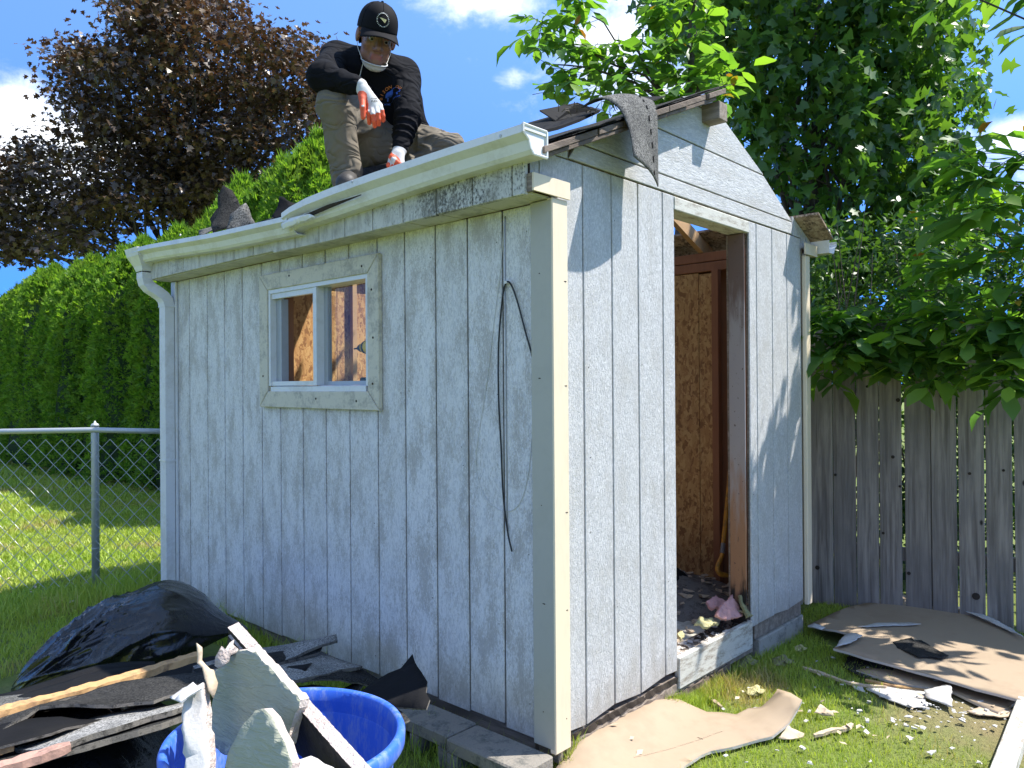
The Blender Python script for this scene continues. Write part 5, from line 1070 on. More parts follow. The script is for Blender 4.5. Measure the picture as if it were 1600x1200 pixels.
def cpost(p): 
    o = MB().tube([(p[0], p[1], -.2), (p[0], p[1], zt-.03), (p[0], p[1], zt+.028)], .026, 16).build('post', 'galvanised', clf, True)
    MB().tube([(p[0], p[1], zt+.0285), (p[0], p[1], zt+.045), (p[0], p[1], zt+.052), (p[0], p[1], zt+.068)], [.030, .024, .010, .004], 14).build('post_cap', 'galvanised', o, True)
    for z in (.25, .6, .9): MB().tube([(p[0], p[1], z), (p[0], p[1], z+.006)], .029, 14).build('tie_wire', 'galvanised', o)
cpost(p_post-nrm2); cpost(p_in+fd*2.62-nrm2)

# ------------------------------------------------------------------ foliage
def frames(D, N):
    D = D/np.linalg.norm(D, axis=1)[:, None]; N = N-D*(N*D).sum(1)[:, None]; N /= np.linalg.norm(N, axis=1)[:, None]+1e-9; return D, np.cross(N, D), N
TPL = {
 'oval': (np.array([(0, 0, 0), (.28, .19, .03), (.30, 0, -.02), (.28, -.19, .03), (.66, .20, .0), (.68, 0, -.05), (.66, -.20, .0), (1, 0, -.16)]), [(0, 2, 1), (0, 3, 2), (1, 2, 5), (1, 5, 4), (2, 3, 6), (2, 6, 5), (4, 5, 7), (5, 6, 7)]),
 'heart': (np.array([(0, 0, 0), (.22, .34, .05), (.25, -.34, .05), (.62, .27, .0), (.62, -.27, 0), (1, 0, -.14), (.4, 0, -.05)]), [(0, 6, 1), (0, 2, 6), (1, 6, 3), (6, 2, 4), (3, 6, 5), (6, 4, 5)]),
 'maple': (np.array([(0, 0, 0), (.15, .45, .04), (.45, .20, 0), (.62, .48, .06), (.70, .16, 0), (1, 0, -.1), (.70, -.16, 0), (.62, -.48, .06), (.45, -.20, 0), (.15, -.45, .04)]), [(0, 2, 1), (0, 8, 2), (0, 9, 8), (2, 4, 3), (2, 8, 4), (8, 6, 4), (8, 7, 6), (4, 6, 5)]),
 'frond': (np.array([(0, 0, 0), (.42, .07, .02), (.46, -.07, .02), (1, 0, -.02), (.22, .02, 0), (.56, .36, .02), (.66, .24, .0), (.22, -.02, 0), (.56, -.36, .02), (.66, -.24, .0), (.5, .03, 0), (.5, -.03, 0)]), [(0, 2, 1), (1, 2, 3), (4, 6, 5), (7, 8, 9), (4, 10, 6), (7, 9, 11)]),
 'spray': (np.array([(0, 0, 0), (.45, .13, .02), (.5, -.13, .02), (1, 0, -.02)]), [(0, 2, 1), (1, 2, 3)]),
}
def leaf_mesh(name, P, D, N, L, W, tpl):
    T, F = TPL[tpl]; D, S_, N = frames(D, N); n = len(P)
    zf = RNG.uniform(-.2, 2.6, n)[:, None, None]; V = P[:, None, :]+(L[:, None, None]*T[None, :, 0:1])*D[:, None, :]+(L*W)[:, None, None]*T[None, :, 1:2]*S_[:, None, :]+L[:, None, None]*T[None, :, 2:3]*zf*N[:, None, :]
    F = np.array(F); FF = (np.arange(n)[:, None, None]*len(T)+F[None]).reshape(-1, 3)
    return np_mesh(name, V.reshape(-1, 3), FF)
def crown(tree, P, D, N, L, W, tpl, mat, keep=300, part='foliage'):
    """nearest leaves as single parts, the rest joined"""
    near = np.argsort(((P-CP)**2).sum(1)) if keep else np.arange(len(P))
    vis = near
    if keep:
        rel = P-CP; z = rel@CF; u = 800+FOC*(rel@CR)/z; v = 600-FOC*(rel@CU)/z; ok = (u > 0) & (u < 1600) & (v > 0) & (v < 1200)
        cand = near[ok[near]][:keep]; rest = np.setdiff1d(np.arange(len(P)), cand)
        T, F = TPL[tpl]; bases = []
        for q in (.2, 1.0, 2.2, -.6):
            base = bpy.data.meshes.new('leaf'); base.from_pydata([(p[0], p[1]*(1+.15*q*p[0]), p[2]*q) for p in T], [], F); base.materials.append(M[mat]); base.polygons.foreach_set('use_smooth', [True]*len(F)); bases.append(base)
        Dn, Sn, Nn_ = frames(D[cand], N[cand])
        for i, c in enumerate(cand):
            o = bpy.data.objects.new('leaf', bases[i % 4]); COL.objects.link(o); o.parent = tree; a = Dn[i]*L[c]; b = Sn[i]*L[c]*W[c]; d = Nn_[i]*L[c]; p = P[c]-np.array(tree.location)
            o.matrix_local = Matrix([[a[0], b[0], d[0], p[0]], [a[1], b[1], d[1], p[1]], [a[2], b[2], d[2], p[2]], [0, 0, 0, 1]])
    else: rest = np.arange(len(P))
    o = link(part, leaf_mesh(part, P[rest], D[rest], N[rest], L[rest], W[rest], tpl), mat, tree, True); o['kind'] = 'stuff'; return o
def rnd_dir(n): d = RNG.normal(size=(n, 3)); return d/np.linalg.norm(d, axis=1)[:, None]
def survey(poly, d0, d1, n):
    """points spread through a crown whose outline was read from the picture"""
    xs = [p[0] for p in poly]; ys = [p[1] for p in poly]; out = []
    while len(out) < n:
        x = RNG.uniform(min(xs), max(xs), n); y = RNG.uniform(min(ys), max(ys), n); k = in_poly(x, y, poly)
        for a, b in zip(x[k], y[k]): out.append(at(a, b, RNG.uniform(d0, d1)))
    return np.array(out[:n])
def limbs(tree, mat, root, tips, r0, r1, jit=.15, seed=0, name='branch', n=6):
    b = MB(); root = np.array(root, float)
    for t_ in tips:
        t_ = np.array(t_, float); mid = [root+(t_-root)*f+RNG.normal(size=3)*jit*math.sin(math.pi*f)*np.array([1, 1, .6])+np.array([0, 0, .12*np.linalg.norm(t_-root)*math.sin(math.pi*f)]) for f in np.linspace(0, 1, 7)]
        mid[0] = root; b.tube(mid, list(np.linspace(r0, r1, 7)), n)
    return b.build(name, mat, tree, True)

# --- copper-leaved maple beyond the hedge
mp = at(290, 560, 18.5); mp[2] = 0
maple = thing('copper_maple', 'dark copper red maple tree standing behind the hedge', 'tree', tuple(mp))
outl = [(-160, 290), (-60, 250), (20, 250), (40, 215), (75, 225), (95, 250), (120, 245), (115, 200), (130, 165), (105, 135), (120, 105), (100, 75), (150, 60), (150, 30), (190, 10), (210, -30), (280, -60), (340, -40), (355, 15), (400, 30), (420, 55), (455, 55), (470, 75), (510, 62), (530, 130), (545, 260), (510, 330), (400, 340), (330, 350), (270, 345), (215, 335), (180, 345), (150, 375), (140, 395), (110, 390), (90, 400), (40, 385), (10, 400), (-160, 420)]
cl = survey(outl, 16.2, 20.5, 430)
nl = 105; P = np.repeat(cl, nl, 0); jit = RNG.normal(size=P.shape)*np.array([.36, .36, .16]); P = P+jit
P[:, 2] -= .10*(jit[:, 0]**2+jit[:, 1]**2)*2
D = rnd_dir(len(P))*np.array([1, 1, .45])+np.array([0, 0, -.55])+jit*.6; N = rnd_dir(len(P))*.55+np.array([0, 0, 1.0])
crown(maple, P, D, N, RNG.uniform(.10, .165, len(P)), RNG.uniform(.9, 1.2, len(P)), 'maple', 'maple_leaf', 0)
MB().tube([mp+(0, 0, -.2), mp+(.05, 0, 1.5), mp+(.1, .1, 3.2), mp+(0, .1, 5.5)], [.26, .21, .17, .08], 12).build('trunk', 'bark', maple, True)
limbs(maple, 'bark', mp+np.array([.08, .05, 2.8]), cl[::6], .055, .012, .35)

# --- arborvitae hedge
hy = np.linspace(5.55, 18.5, 15)
HN = ['first', 'second', 'third', 'fourth', 'fifth', 'sixth', 'seventh', 'eighth', 'ninth', 'tenth', 'eleventh', 'twelfth', 'thirteenth', 'fourteenth', 'fifteenth']
for k, y_ in enumerate(hy):
    f = k/(len(hy)-1); hx_ = 2.72-.32*f+RNG.uniform(-.1, .1); hgt = 4.06-.84*f**.8+RNG.uniform(-.16, .16)
    tr = thing('arborvitae', f'{HN[k]} clipped arborvitae of the green hedge counted from the shed', 'tree', (hx_, y_, -.05), 'arborvitae trees of the hedge')
    R_ = .72
    def shape(h, a):                                                   # radius at height share h
        r = R_*np.clip(1.06-.30*h-.75*np.clip((h-.72)/.28, 0, 1)**2, .03, 2)
        return r*(.97+.13*np.sin(5*a+k*2.1+1.5*np.sin(5*h))+.05*np.sin(3*a+5*h)+.09*np.sin(7*a-9*h+k)+.07*np.sin(15*h+k*3+4*a)+.05*np.sin(11*a+23*h))
    n = 15000 if y_ < 9 else (10000 if y_ < 13 else 6500)
    h = RNG.beta(1.15, .92, n); a = RNG.uniform(0, 2*np.pi, n); q = np.cos(a-np.pi)             # more on the side that faces the lawn
    keepm = (q > -.35) | (RNG.random(n) < .35) | (h > .8); h = h[keepm]; a = a[keepm]; n = len(h)
    r = shape(h, a)*RNG.uniform(.86, 1.04, n)
    P = np.stack([hx_+r*np.cos(a), y_+r*np.sin(a), .02+h*hgt], 1)
    out_ = np.stack([np.cos(a), np.sin(a), 0*a], 1); lift = .55+1.4*np.clip((h-.70)/.3, 0, 1)
    D = out_*.8+np.stack([0*a, 0*a, lift], 1)+RNG.normal(size=(n, 3))*.5; N = out_*.4+RNG.normal(size=(n, 3))*.6
    L = RNG.uniform(.055, .125, n)*(1.0 if y_ < 9 else 1.25)*(1+.4*(h > .88)*RNG.random(n))
    crown(tr, P, D, N, L, RNG.uniform(.8, 1.2, n), 'frond', 'arborvitae_leaf', 0)
    m_ = 900 if y_ < 13 else 450; hh = np.clip(RNG.normal(.90, .09, m_), .6, 1.0); aa = RNG.uniform(0, 2*np.pi, m_); rr = shape(hh, aa)*RNG.uniform(.2, 1.0, m_)**.5
    Pt = np.stack([hx_+rr*np.cos(aa), y_+rr*np.sin(aa), .0+hh*hgt*1.0], 1); Dt = np.stack([np.cos(aa)*.35, np.sin(aa)*.35, np.ones(m_)], 1)+RNG.normal(size=(m_, 3))*.18
    P2 = np.concatenate([P, Pt]); 
    crown(tr, Pt, Dt, rnd_dir(m_), RNG.uniform(.10, .26, m_), RNG.uniform(.35, .6, m_), 'frond', 'arborvitae_leaf', 0, 'top_shoots')
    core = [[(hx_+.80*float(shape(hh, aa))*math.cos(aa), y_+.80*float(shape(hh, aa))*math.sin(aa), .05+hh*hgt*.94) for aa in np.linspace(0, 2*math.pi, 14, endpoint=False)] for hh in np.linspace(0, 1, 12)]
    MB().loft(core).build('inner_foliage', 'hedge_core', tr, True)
    MB().tube([(hx_, y_, -.1), (hx_, y_, hgt*.6)], [.07, .03], 8).build('trunk', 'bark', tr)

# --- broad green tree beyond the plank fence
gp = at(1290, 560, 7.7); gp[2] = -.1
gt = thing('green_tree', 'tall dense dark green leafy tree rising behind the plank fence', 'tree', tuple(gp))
outg = [(1020, -260), (1010, -60), (1030, 20), (1070, 90), (1100, 160), (1150, 230), (1200, 330), (1240, 420), (1290, 470), (1440, 470), (1500, 400), (1530, 300), (1515, 255), (1548, 205), (1500, 190), (1556, 152), (1505, 112), (1498, 70), (1535, 78), (1490, 40), (1512, 5), (1480, -60), (1460, -260)]
cl = survey(outg, 6.6, 8.6, 230)
nl = 58; P = np.repeat(cl, nl, 0); jit = RNG.normal(size=P.shape)*np.array([.12, .12, .19]); P = P+jit
D = rnd_dir(len(P))*np.array([.8, .8, .5])+np.array([0, 0, -.55]); N = rnd_dir(len(P))*1.0+np.array([-.2, -.3, .5])
crown(gt, P, D, N, RNG.uniform(.095, .175, len(P)), RNG.uniform(.8, 1.05, len(P)), 'maple', 'green_leaf', 300)
MB().tube([gp, gp+(0, .05, 1.4), gp+(.05, .1, 3.0), gp+(.1, .1, 5.0)], [.13, .11, .09, .03], 12).build('trunk', 'bark', gt, True)
limbs(gt, 'bark', gp+np.array([.03, .06, 1.6]), cl[::9], .03, .006, .2)

# --- leafy shrub with bare stems between fence and tree
sp_ = at(1400, 560, 6.1); sp_[2] = -.1
sb = thing('shrub', 'small leaved shrub with thin bare stems above the fence', 'shrub', tuple(sp_))
cl = survey([(1230, 400), (1300, 360), (1420, 330), (1560, 330), (1700, 300), (1720, 560), (1240, 560)], 5.7, 6.6, 120)
cl = np.concatenate([cl, survey([(1250, 560), (1720, 560), (1720, 930), (1250, 930)], 5.75, 7.0, 190)])  # low undergrowth added behind the planks so the fence gaps look dark
nl = 46; P = np.repeat(cl, nl, 0)+RNG.normal(size=(len(cl)*nl, 3))*np.array([.10, .10, .10]); D = rnd_dir(len(P))+np.array([0, 0, -.1]); N = rnd_dir(len(P))*.7+np.array([0, 0, .7])
crown(sb, P, D, N, RNG.uniform(.05, .095, len(P)), RNG.uniform(.9, 1.2, len(P)), 'oval', 'shrub_leaf', 0)
bs = MB()
for k in range(44):
    a = at(RNG.uniform(1235, 1480), RNG.uniform(560, 600), RNG.uniform(5.4, 6.3)); a[2] = RNG.uniform(.4, 1.2); b = a+np.array([RNG.uniform(-.3, .3), RNG.uniform(-.3, .3), RNG.uniform(.7, 1.6)]); bs.tube([a, (a+b)/2+RNG.normal(size=3)*.06, b], [.008, .006, .002], 5)
bs.build('stem', 'twig', sb)

# --- walnuts with big compound leaves: one beside the fence, one behind the shed
def walnut(loc, label): return thing('walnut_tree', label, 'tree', loc)
wp = np.array([4.15, -1.75, -.15]); wp2 = np.array([3.75, 1.75, -.1])
wt = walnut(tuple(wp), 'walnut tree with large bright compound leaves drooping over the plank fence'); wt2 = walnut(tuple(wp2), 'walnut tree whose leafy top shows above the shed ridge')
cc = [(1500, 232, 4.5), (1560, 262, 4.3), (1592, 300, 4.2), (1528, 310, 4.6), (1475, 345, 4.7), (1565, 385, 4.4), (1502, 405, 4.6), (1440, 395, 4.9), (1415, 455, 4.9), (1480, 485, 4.6), (1550, 482, 4.3), (1592, 450, 4.2), (1335, 500, 5.0), (1285, 480, 5.05), (1385, 525, 4.8), (1440, 540, 4.7), (1505, 555, 4.5), (1560, 560, 4.3), (1590, 535, 4.2), (1300, 535, 5.0), (1345, 560, 4.9), (1400, 575, 4.85), (1545, 330, 4.4), (1460, 430, 4.8), (1520, 450, 4.5), (1370, 480, 5.0), (1595, 380, 4.2), (1270, 540, 5.05), (1480, 575, 4.6), (1540, 585, 4.45), (1275, 505, 5.05), (1310, 515, 5.0), (1290, 560, 5.0), (1360, 535, 4.9), (1330, 545, 4.95), (1410, 505, 4.9), (1420, 560, 4.8), (1465, 520, 4.7), (1350, 515, 5.0), (1530, 250, 4.4), (1590, 240, 4.2), (1500, 500, 4.4), (1535, 520, 4.35), (1570, 505, 4.25), (1600, 490, 4.15), (1620, 520, 4.1), (1605, 560, 4.1), (1575, 580, 4.2), (1515, 535, 4.45), (1450, 500, 4.65), (1640, 470, 4.1)]
cc2 = [(842, 62, 5.8), (858, 30, 5.9), (880, 66, 5.8), (872, 108, 5.7), (905, 22, 5.9), (922, 92, 5.7), (948, 66, 5.8), (962, 102, 5.7), (935, 130, 5.6), (1000, 90, 5.7), (1032, 32, 5.8), (1050, 72, 5.7), (1062, 112, 5.6), (1092, 60, 5.7), (1102, 112, 5.6), (1040, 140, 5.5), (1112, 22, 5.8), (1080, 2, 5.8), (870, 132, 5.7), (988, 140, 5.6), (1015, 60, 5.8), (1125, 80, 5.6), (1130, 130, 5.5), (1060, -30, 5.9), (900, -20, 5.9), (1010, 5, 5.9), (1075, 145, 5.5)]
cc3 = [(RNG.uniform(1640, 1960), RNG.uniform(-260, 560), RNG.uniform(4.0, 5.6)) for k in range(28)]+[(RNG.uniform(1420, 1660), RNG.uniform(-230, -40), RNG.uniform(4.4, 5.4)) for k in range(5)]
P = []; D = []; N = []; L = []; rach = MB()
def compound(c, ln, base_dir, npair=3):
    d = base_dir/np.linalg.norm(base_dir); upv = np.array([0, 0, 1.]); s_ = np.cross(d, upv); s_ /= np.linalg.norm(s_)+1e-9; nrm = np.cross(s_, d)
    pts = [c+d*ln*f+np.array([0, 0, -.22*ln*f*f]) for f in np.linspace(0, 1, 6)]; rach.tube(pts, [.0030, .0026, .0024, .002, .0018, .0014], 4, False)
    for k in range(npair):
        f = .35+.6*k/npair; q = c+d*ln*f+np.array([0, 0, -.22*ln*f*f])
        for sg in (-1, 1):
            P.append(q); D.append(d*.45+s_*sg*.85+np.array([0, 0, -.25-.25*RNG.random()])+RNG.normal(size=3)*.14); N.append(nrm+RNG.normal(size=3)*.25); L.append(ln*RNG.uniform(.36, .50)*(.75+.25*k))
    P.append(pts[-1]); D.append(d+np.array([0, 0, -.4])); N.append(nrm+RNG.normal(size=3)*.2); L.append(ln*RNG.uniform(.48, .6))
def grow(lists):
    global P, D, N, L, rach
    P = []; D = []; N = []; L = []; rach = MB()
    for lst, nn_, s0 in lists:
        for c in lst:
            if len(c) == 3 and not isinstance(c, np.ndarray): c = at(*c)
            for k in range(nn_):
                az = RNG.uniform(0, 6.283); bd = np.array([math.cos(az), math.sin(az), RNG.uniform(-.25, .5)]); ln = s0*RNG.uniform(.8, 1.2)
                compound(c-bd*ln*.45+RNG.normal(size=3)*.05, ln, bd, RNG.integers(2, 4))
    P, D, N, L = map(np.array, (P, D, N, L))
cc4 = [np.array([RNG.uniform(3.80, 4.6), RNG.uniform(-2.9, -1.2), RNG.uniform(2.0, 3.4)]) for k in range(16)]
grow(((cc, 4, .35), (cc3, 3, .38), (cc4, 3, .36)))
crown(wt, P, D, N, L, RNG.uniform(.85, 1.1, len(P)), 'oval', 'walnut_leaf', 300)
rach.build('leaf_stalks', 'shrub_leaf', wt, True)['kind'] = 'stuff'
def yellow(tree, yl):
    P = np.array([at(*p) for p in yl]); n = len(P)
    crown(tree, P, rnd_dir(n)*np.array([1, 1, .5]), rnd_dir(n)*.5+np.array([0, 0, 1]), RNG.uniform(.06, .11, n), RNG.uniform(.9, 1.2, n), 'oval', 'yellow_leaf', 0, 'yellow_leaves')
yellow(wt, [(1590, 470, 4.1), (1560, 395, 4.2), (1530, 210, 4.4), (1545, 218, 4.4), (1420, 330, 4.7), (1598, 205, 4.1), (1425, 400, 4.7), (1500, 515, 4.4)])
MB().tube([wp, wp+(.02, .05, .9), wp+(0, .1, 1.6), wp+(-.1, .2, 2.4)], [.06, .052, .045, .03], 10).build('trunk', 'bark', wt, True)
limbs(wt, 'bark', wp+np.array([0, .1, 1.5]), [at(*p) for p in cc[::4]], .014, .003, .10)
limbs(wt, 'bark', wp+np.array([0, .1, 1.6]), [at(*p) for p in cc3[::4]]+cc4[::4], .012, .003, .12)
grow(((cc2, 4, .31),))
crown(wt2, P, D, N, L, RNG.uniform(.95, 1.25, len(P)), 'oval', 'walnut_leaf', 300)
rach.build('leaf_stalks', 'shrub_leaf', wt2, True)['kind'] = 'stuff'
yellow(wt2, [(1062, 62, 5.6), (1072, 72, 5.6), (905, 45, 5.7), (898, 40, 5.7), (1035, 95, 5.6), (1140, 120, 5.3), (1148, 130, 5.3), (1135, 140, 5.3), (1152, 118, 5.3), (1128, 150, 5.3), (1018, 15, 5.7), (895, 118, 5.7)])
MB().tube([wp2, wp2+(-.05, 0, 1.2), at(1075, 175, 5.7)], [.05, .04, .028], 10).build('trunk', 'bark', wt2, True)
limbs(wt2, 'bark', at(1075, 175, 5.7), [at(1085, 40, 5.7), at(1086, -60, 5.8), at(1120, 100, 5.6)], .020, .007, .03)
limbs(wt2, 'bark', at(1060, 178, 5.7), [at(955, 112, 5.7), at(880, 70, 5.8), at(925, 25, 5.8), at(1040, 60, 5.7), at(850, 100, 5.8)], .013, .004, .04)
# ------------------------------------------------------------------ the man on the roof (signed distance fields -> surface nets)
class SDF:
    def __init__(s, lo, hi, h):
        s.lo = np.array(lo, float); s.h = h; s.n = np.ceil((np.array(hi)-s.lo)/h).astype(int)+1; s.f = np.full(s.n, 0.08, np.float32)
        s.ax = [s.lo[i]+h*np.arange(s.n[i]) for i in range(3)]
    def reg(s, lo, hi):
        a = np.clip(((np.array(lo)-s.lo)/s.h).astype(int)-1, 0, s.n-1); b = np.clip(((np.array(hi)-s.lo)/s.h).astype(int)+3, 1, s.n)
        sl = tuple(slice(a[i], b[i]) for i in range(3)); P = np.stack(np.meshgrid(*[s.ax[i][sl[i]] for i in range(3)], indexing='ij'), -1); return sl, P
    def put(s, fn, lo, hi, k=.03, sub=False, m=.08):
        sl, P = s.reg(np.array(lo)-m, np.array(hi)+m)
        if P.size == 0: return
        d = fn(P); o = s.f[sl]
        if sub: d = -d; hh = np.clip(.5-.5*(o-d)/k, 0, 1); s.f[sl] = o*(1-hh)+d*hh+k*hh*(1-hh)
        else: hh = np.clip(.5+.5*(o-d)/k, 0, 1); s.f[sl] = o*(1-hh)+d*hh-k*hh*(1-hh)
    def cone(s, a, b, ra, rb, k=.03, rip=None, sub=False):
        a = np.array(a, float); b = np.array(b, float); r = max(ra, rb); L2 = ((b-a)**2).sum()+1e-9
        def fn(P):
            t = np.clip(((P-a)@(b-a))/L2, 0, 1); q = P-a-t[..., None]*(b-a); d = np.sqrt((q**2).sum(-1))-(ra+(rb-ra)*t)
            if rip: d = d-rip(P, t)
            return d
        s.put(fn, np.minimum(a, b)-r, np.maximum(a, b)+r, k, sub)
    def ell(s, c, r, B=np.eye(3), k=.02, sub=False):
        c = np.array(c, float); r = np.array(r, float)
        def fn(P): q = (P-c)@B.T; l = np.sqrt(((q/r)**2).sum(-1)); g = np.sqrt(((q/r**2)**2).sum(-1))+1e-6; return l*(l-1)/g
        s.put(fn, c-r.max(), c+r.max(), k, sub)
    def mesh(s, name):
        f = s.f; n = np.array(f.shape); ins = f < 0
        c = [ins[i:n[0]-1+i, j:n[1]-1+j, k:n[2]-1+k] for i in (0, 1) for j in (0, 1) for k in (0, 1)]
        cnt = sum(x.astype(np.int8) for x in c); act = (cnt > 0) & (cnt < 8); ids = np.full(act.shape, -1, np.int32); I = np.argwhere(act); ids[act] = np.arange(len(I))
        acc = np.zeros((len(I), 3)); w_ = np.zeros(len(I)); cor = [(i, j, k) for i in (0, 1) for j in (0, 1) for k in (0, 1)]
        for a in cor:
            for ax in range(3):
                if a[ax] == 0:
                    b = list(a); b[ax] = 1
                    fa = f[I[:, 0]+a[0], I[:, 1]+a[1], I[:, 2]+a[2]]; fb = f[I[:, 0]+b[0], I[:, 1]+b[1], I[:, 2]+b[2]]; cr_ = (fa < 0) != (fb < 0)
                    t = np.where(cr_, fa/(fa-fb+1e-12), 0); p = np.tile(np.array(a, float), (len(I), 1)); p[:, ax] += t; acc += p*cr_[:, None]; w_ += cr_
        V = s.lo+s.h*(I+acc/w_[:, None]); F = []
        for ax in range(3):
            u, v = (ax+1) % 3, (ax+2) % 3; sl0 = [slice(1, n[i]-1) for i in range(3)]; sl1 = list(sl0); sl0[ax] = slice(0, n[ax]-1); sl1[ax] = slice(1, n[ax])
            a = ins[tuple(sl0)]; b = ins[tuple(sl1)]; E_ = np.argwhere(a != b)
            if not len(E_): continue
            off = np.array([sl0[i].start for i in range(3)]); G_ = E_+off; pos = a[tuple(E_.T)]
            def g(du, dv): q = G_.copy(); q[:, u] -= du; q[:, v] -= dv; return ids[tuple(q.T)]
            q = np.stack([g(1, 1), g(0, 1), g(0, 0), g(1, 0)], 1); q[~pos] = q[~pos][:, ::-1]; F.append(q)
        return V, np.concatenate(F)
def sdf_obj(name, sd, mats, parent, pick=None):
    V, F = sd.mesh(name); mi = pick(V[F].mean(1)) if pick is not None else None
    return link(name, np_mesh(name, V, F, mi), mats, parent, True)
J = dict(hipR=at(594, 218, 4.00), kneeR=at(524, 163, 3.60), ankR=at(541, 268, 3.68), hipL=at(634, 224, 4.00), kneeL=at(702, 229, 3.80), ankL=at(645, 264, 3.86), pel=at(614, 222, 4.04),
         waist=at(606, 178, 4.00), chest=at(590, 128, 3.90), neck=at(588, 97, 3.83), shR=at(527, 92, 3.86), shL=at(630, 117, 3.90), elR=at(505, 121, 3.56), wrR=at(560, 134, 3.47), elL=at(638, 180, 3.72), wrL=at(625, 231, 3.62), head=at(588, 58, 3.72))
man = thing('person', 'person in black sweatshirt, cap and khaki trousers crouching on the roof with work gloves', 'person', tuple(at(600, 290, 3.8)))
# head axes: looking down and toward the picture's right
yaw, pit = math.radians(20), math.radians(28)
hf = math.cos(pit)*(-_F*math.cos(yaw)+_R*math.sin(yaw))-math.sin(pit)*_U
tilt = np.array([0, 0, 1.])+_R*.10; hs = np.cross(hf, tilt); hs = -hs/np.linalg.norm(hs); hu = np.cross(hs, hf)
if hu[2] < 0: hu = -hu
hs = np.cross(hf, hu); HB = np.array([hs, hf, hu]); HS = 1.06
def H(x, y, z): return J['head']+HS*(hs*x+hf*y+hu*z)
lo = np.array([min(j[i] for j in J.values()) for i in range(3)])-.25; hi = np.array([max(j[i] for j in J.values()) for i in range(3)])+.25
# body: one continuous figure (most of it under the clothes)
b = SDF(lo, hi, .0062)
for a, c, ra, rb in (('hipR', 'kneeR', .07, .05), ('kneeR', 'ankR', .048, .035), ('hipL', 'kneeL', .07, .045), ('kneeL', 'ankL', .042, .035), ('pel', 'waist', .10, .09), ('waist', 'chest', .09, .10), ('chest', 'neck', .08, .055), ('shR', 'shL', .05, .05), ('shR', 'elR', .045, .038), ('elR', 'wrR', .036, .026), ('shL', 'elL', .045, .038), ('elL', 'wrL', .036, .026)): b.cone(J[a], J[c], ra, rb)
b.cone(J['neck'], H(0, -.02, -.05), .058, .056)
e = lambda c, r, k=.012, sub=False: b.ell(H(*c), np.array(r)*HS, HB, k, sub)
e((0, -.012, .035), (.077, .097, .092)); e((0, .024, -.035), (.064, .070, .088), .02)
b.cone(H(-.034, .030, -.078), H(0, .072, -.100), .030, .024, .02); b.cone(H(.034, .030, -.078), H(0, .072, -.100), .030, .024, .02)
for s_ in (-1, 1):
    e((s_*.040, .060, -.032), (.024, .024, .022)); e((s_*.082, -.004, -.006), (.011, .022, .034), .006); e((s_*.014, .100, -.046), (.010, .012, .009), .006)
b.cone(H(-.038, .080, .012), H(.038, .080, .012), .013*HS, .013*HS, .01)
for s_ in (-1, 1): b.ell(H(s_*.032, .098, -.008), np.array((.017, .013, .011))*HS, HB, .008, True)
b.cone(H(0, .086, .004), H(0, .112, -.040), .010*HS, .0145*HS, .008)
b.cone(H(-.020, .088, -.071), H(.020, .088, -.071), .0075*HS, .0075*HS, .005); b.cone(H(-.017, .087, -.083), H(.017, .087, -.083), .0085*HS, .0085*HS, .005); b.ell(H(0, .100, -.0768), np.array((.022, .008, .0022))*HS, HB, .003, True)
def lips(C):
    q = (C-J['head'])@HB.T/HS; return ((np.abs(q[:, 0]) < .026) & (q[:, 1] > .080) & (q[:, 2] < -.066) & (q[:, 2] > -.090)).astype(np.int32)
sdf_obj('body', b, ['skin', 'lips'], man, lips)
for s_ in (-1, 1):
    bb = MB(); c = H(s_*.032, .076, -.006)
    ring = [[c+HS*.0130*(hs*math.sin(th)*math.cos(a)+hu*math.sin(th)*math.sin(a)+hf*math.cos(th)) for a in np.linspace(0, 2*math.pi, 14, endpoint=False)] for th in np.linspace(.05, math.pi-.05, 9)]
    bb.loft(ring); ey = bb.build('eye', 'eye_white', man, True)
    MB().tube([c+HS*.0118*hf-hu*.002, c+HS*.0140*hf-hu*.003], .0058, 10).build('iris', 'hair_black', ey)
    MB().tube([H(s_*.016, .090, .014), H(s_*.034, .092, .019), H(s_*.052, .080, .014)], [.003, .0042, .002], 6).build('eyebrow', 'hair_black', man)
# short dark hair under the cap
hr = [[H(.0805*math.sin(a)*k, -.016-.1015*math.cos(a)*k, z) for a in np.linspace(-1.75, 1.75, 21)] for z, k in ((-.045, .86), (-.025, .96), (.0, 1.0), (.035, 1.005))]
MB().loft(hr, False, False).build('hair', 'hair_black', man, True)
# cap
CZ0, CZH = .026, .122
def dome(a, t): k = (1-t**2.7)**.46; return H(.0905*k*math.sin(a), -.010+.108*k*math.cos(a)+.010*(1-t)*max(0, math.cos(a)), CZ0+CZH*t)
tt = list(np.linspace(0, .9, 10))+[.95, .98, .995]
cap = MB().loft([[dome(a, t) for a in np.linspace(0, 2*math.pi, 48, endpoint=False)] for t in tt]).build('cap', 'cap_black', man, True)
nb = 17; up_, dn_ = [], []
for th_, lst in ((0.0, up_), (.005, dn_)):
    for r_ in np.linspace(0, 1, 7):
        row = []
        for i in range(nb):
            a = -1.08+2.16*i/(nb-1); q = np.array([.0905*math.sin(a), -.010+.118*math.cos(a)]); ext = .078*math.cos(a*.98)**.55*r_
            x = q[0]*(1+.10*r_); y = q[1]+ext; row.append(H(x, y, CZ0+.004-th_-.30*ext*.6-3.4*x*x*r_))
        lst.append(row)
V = [p for r_ in up_+dn_ for p in r_]; F = []; n7 = 7*nb
for i in range(6):
    for j in range(nb-1): q = i*nb+j; F += [(q, q+1, q+nb+1, q+nb), (n7+q, n7+q+nb, n7+q+nb+1, n7+q+1)]
for j in range(nb-1): q = 6*nb+j; F.append((q, q+1, n7+q+1, n7+q))
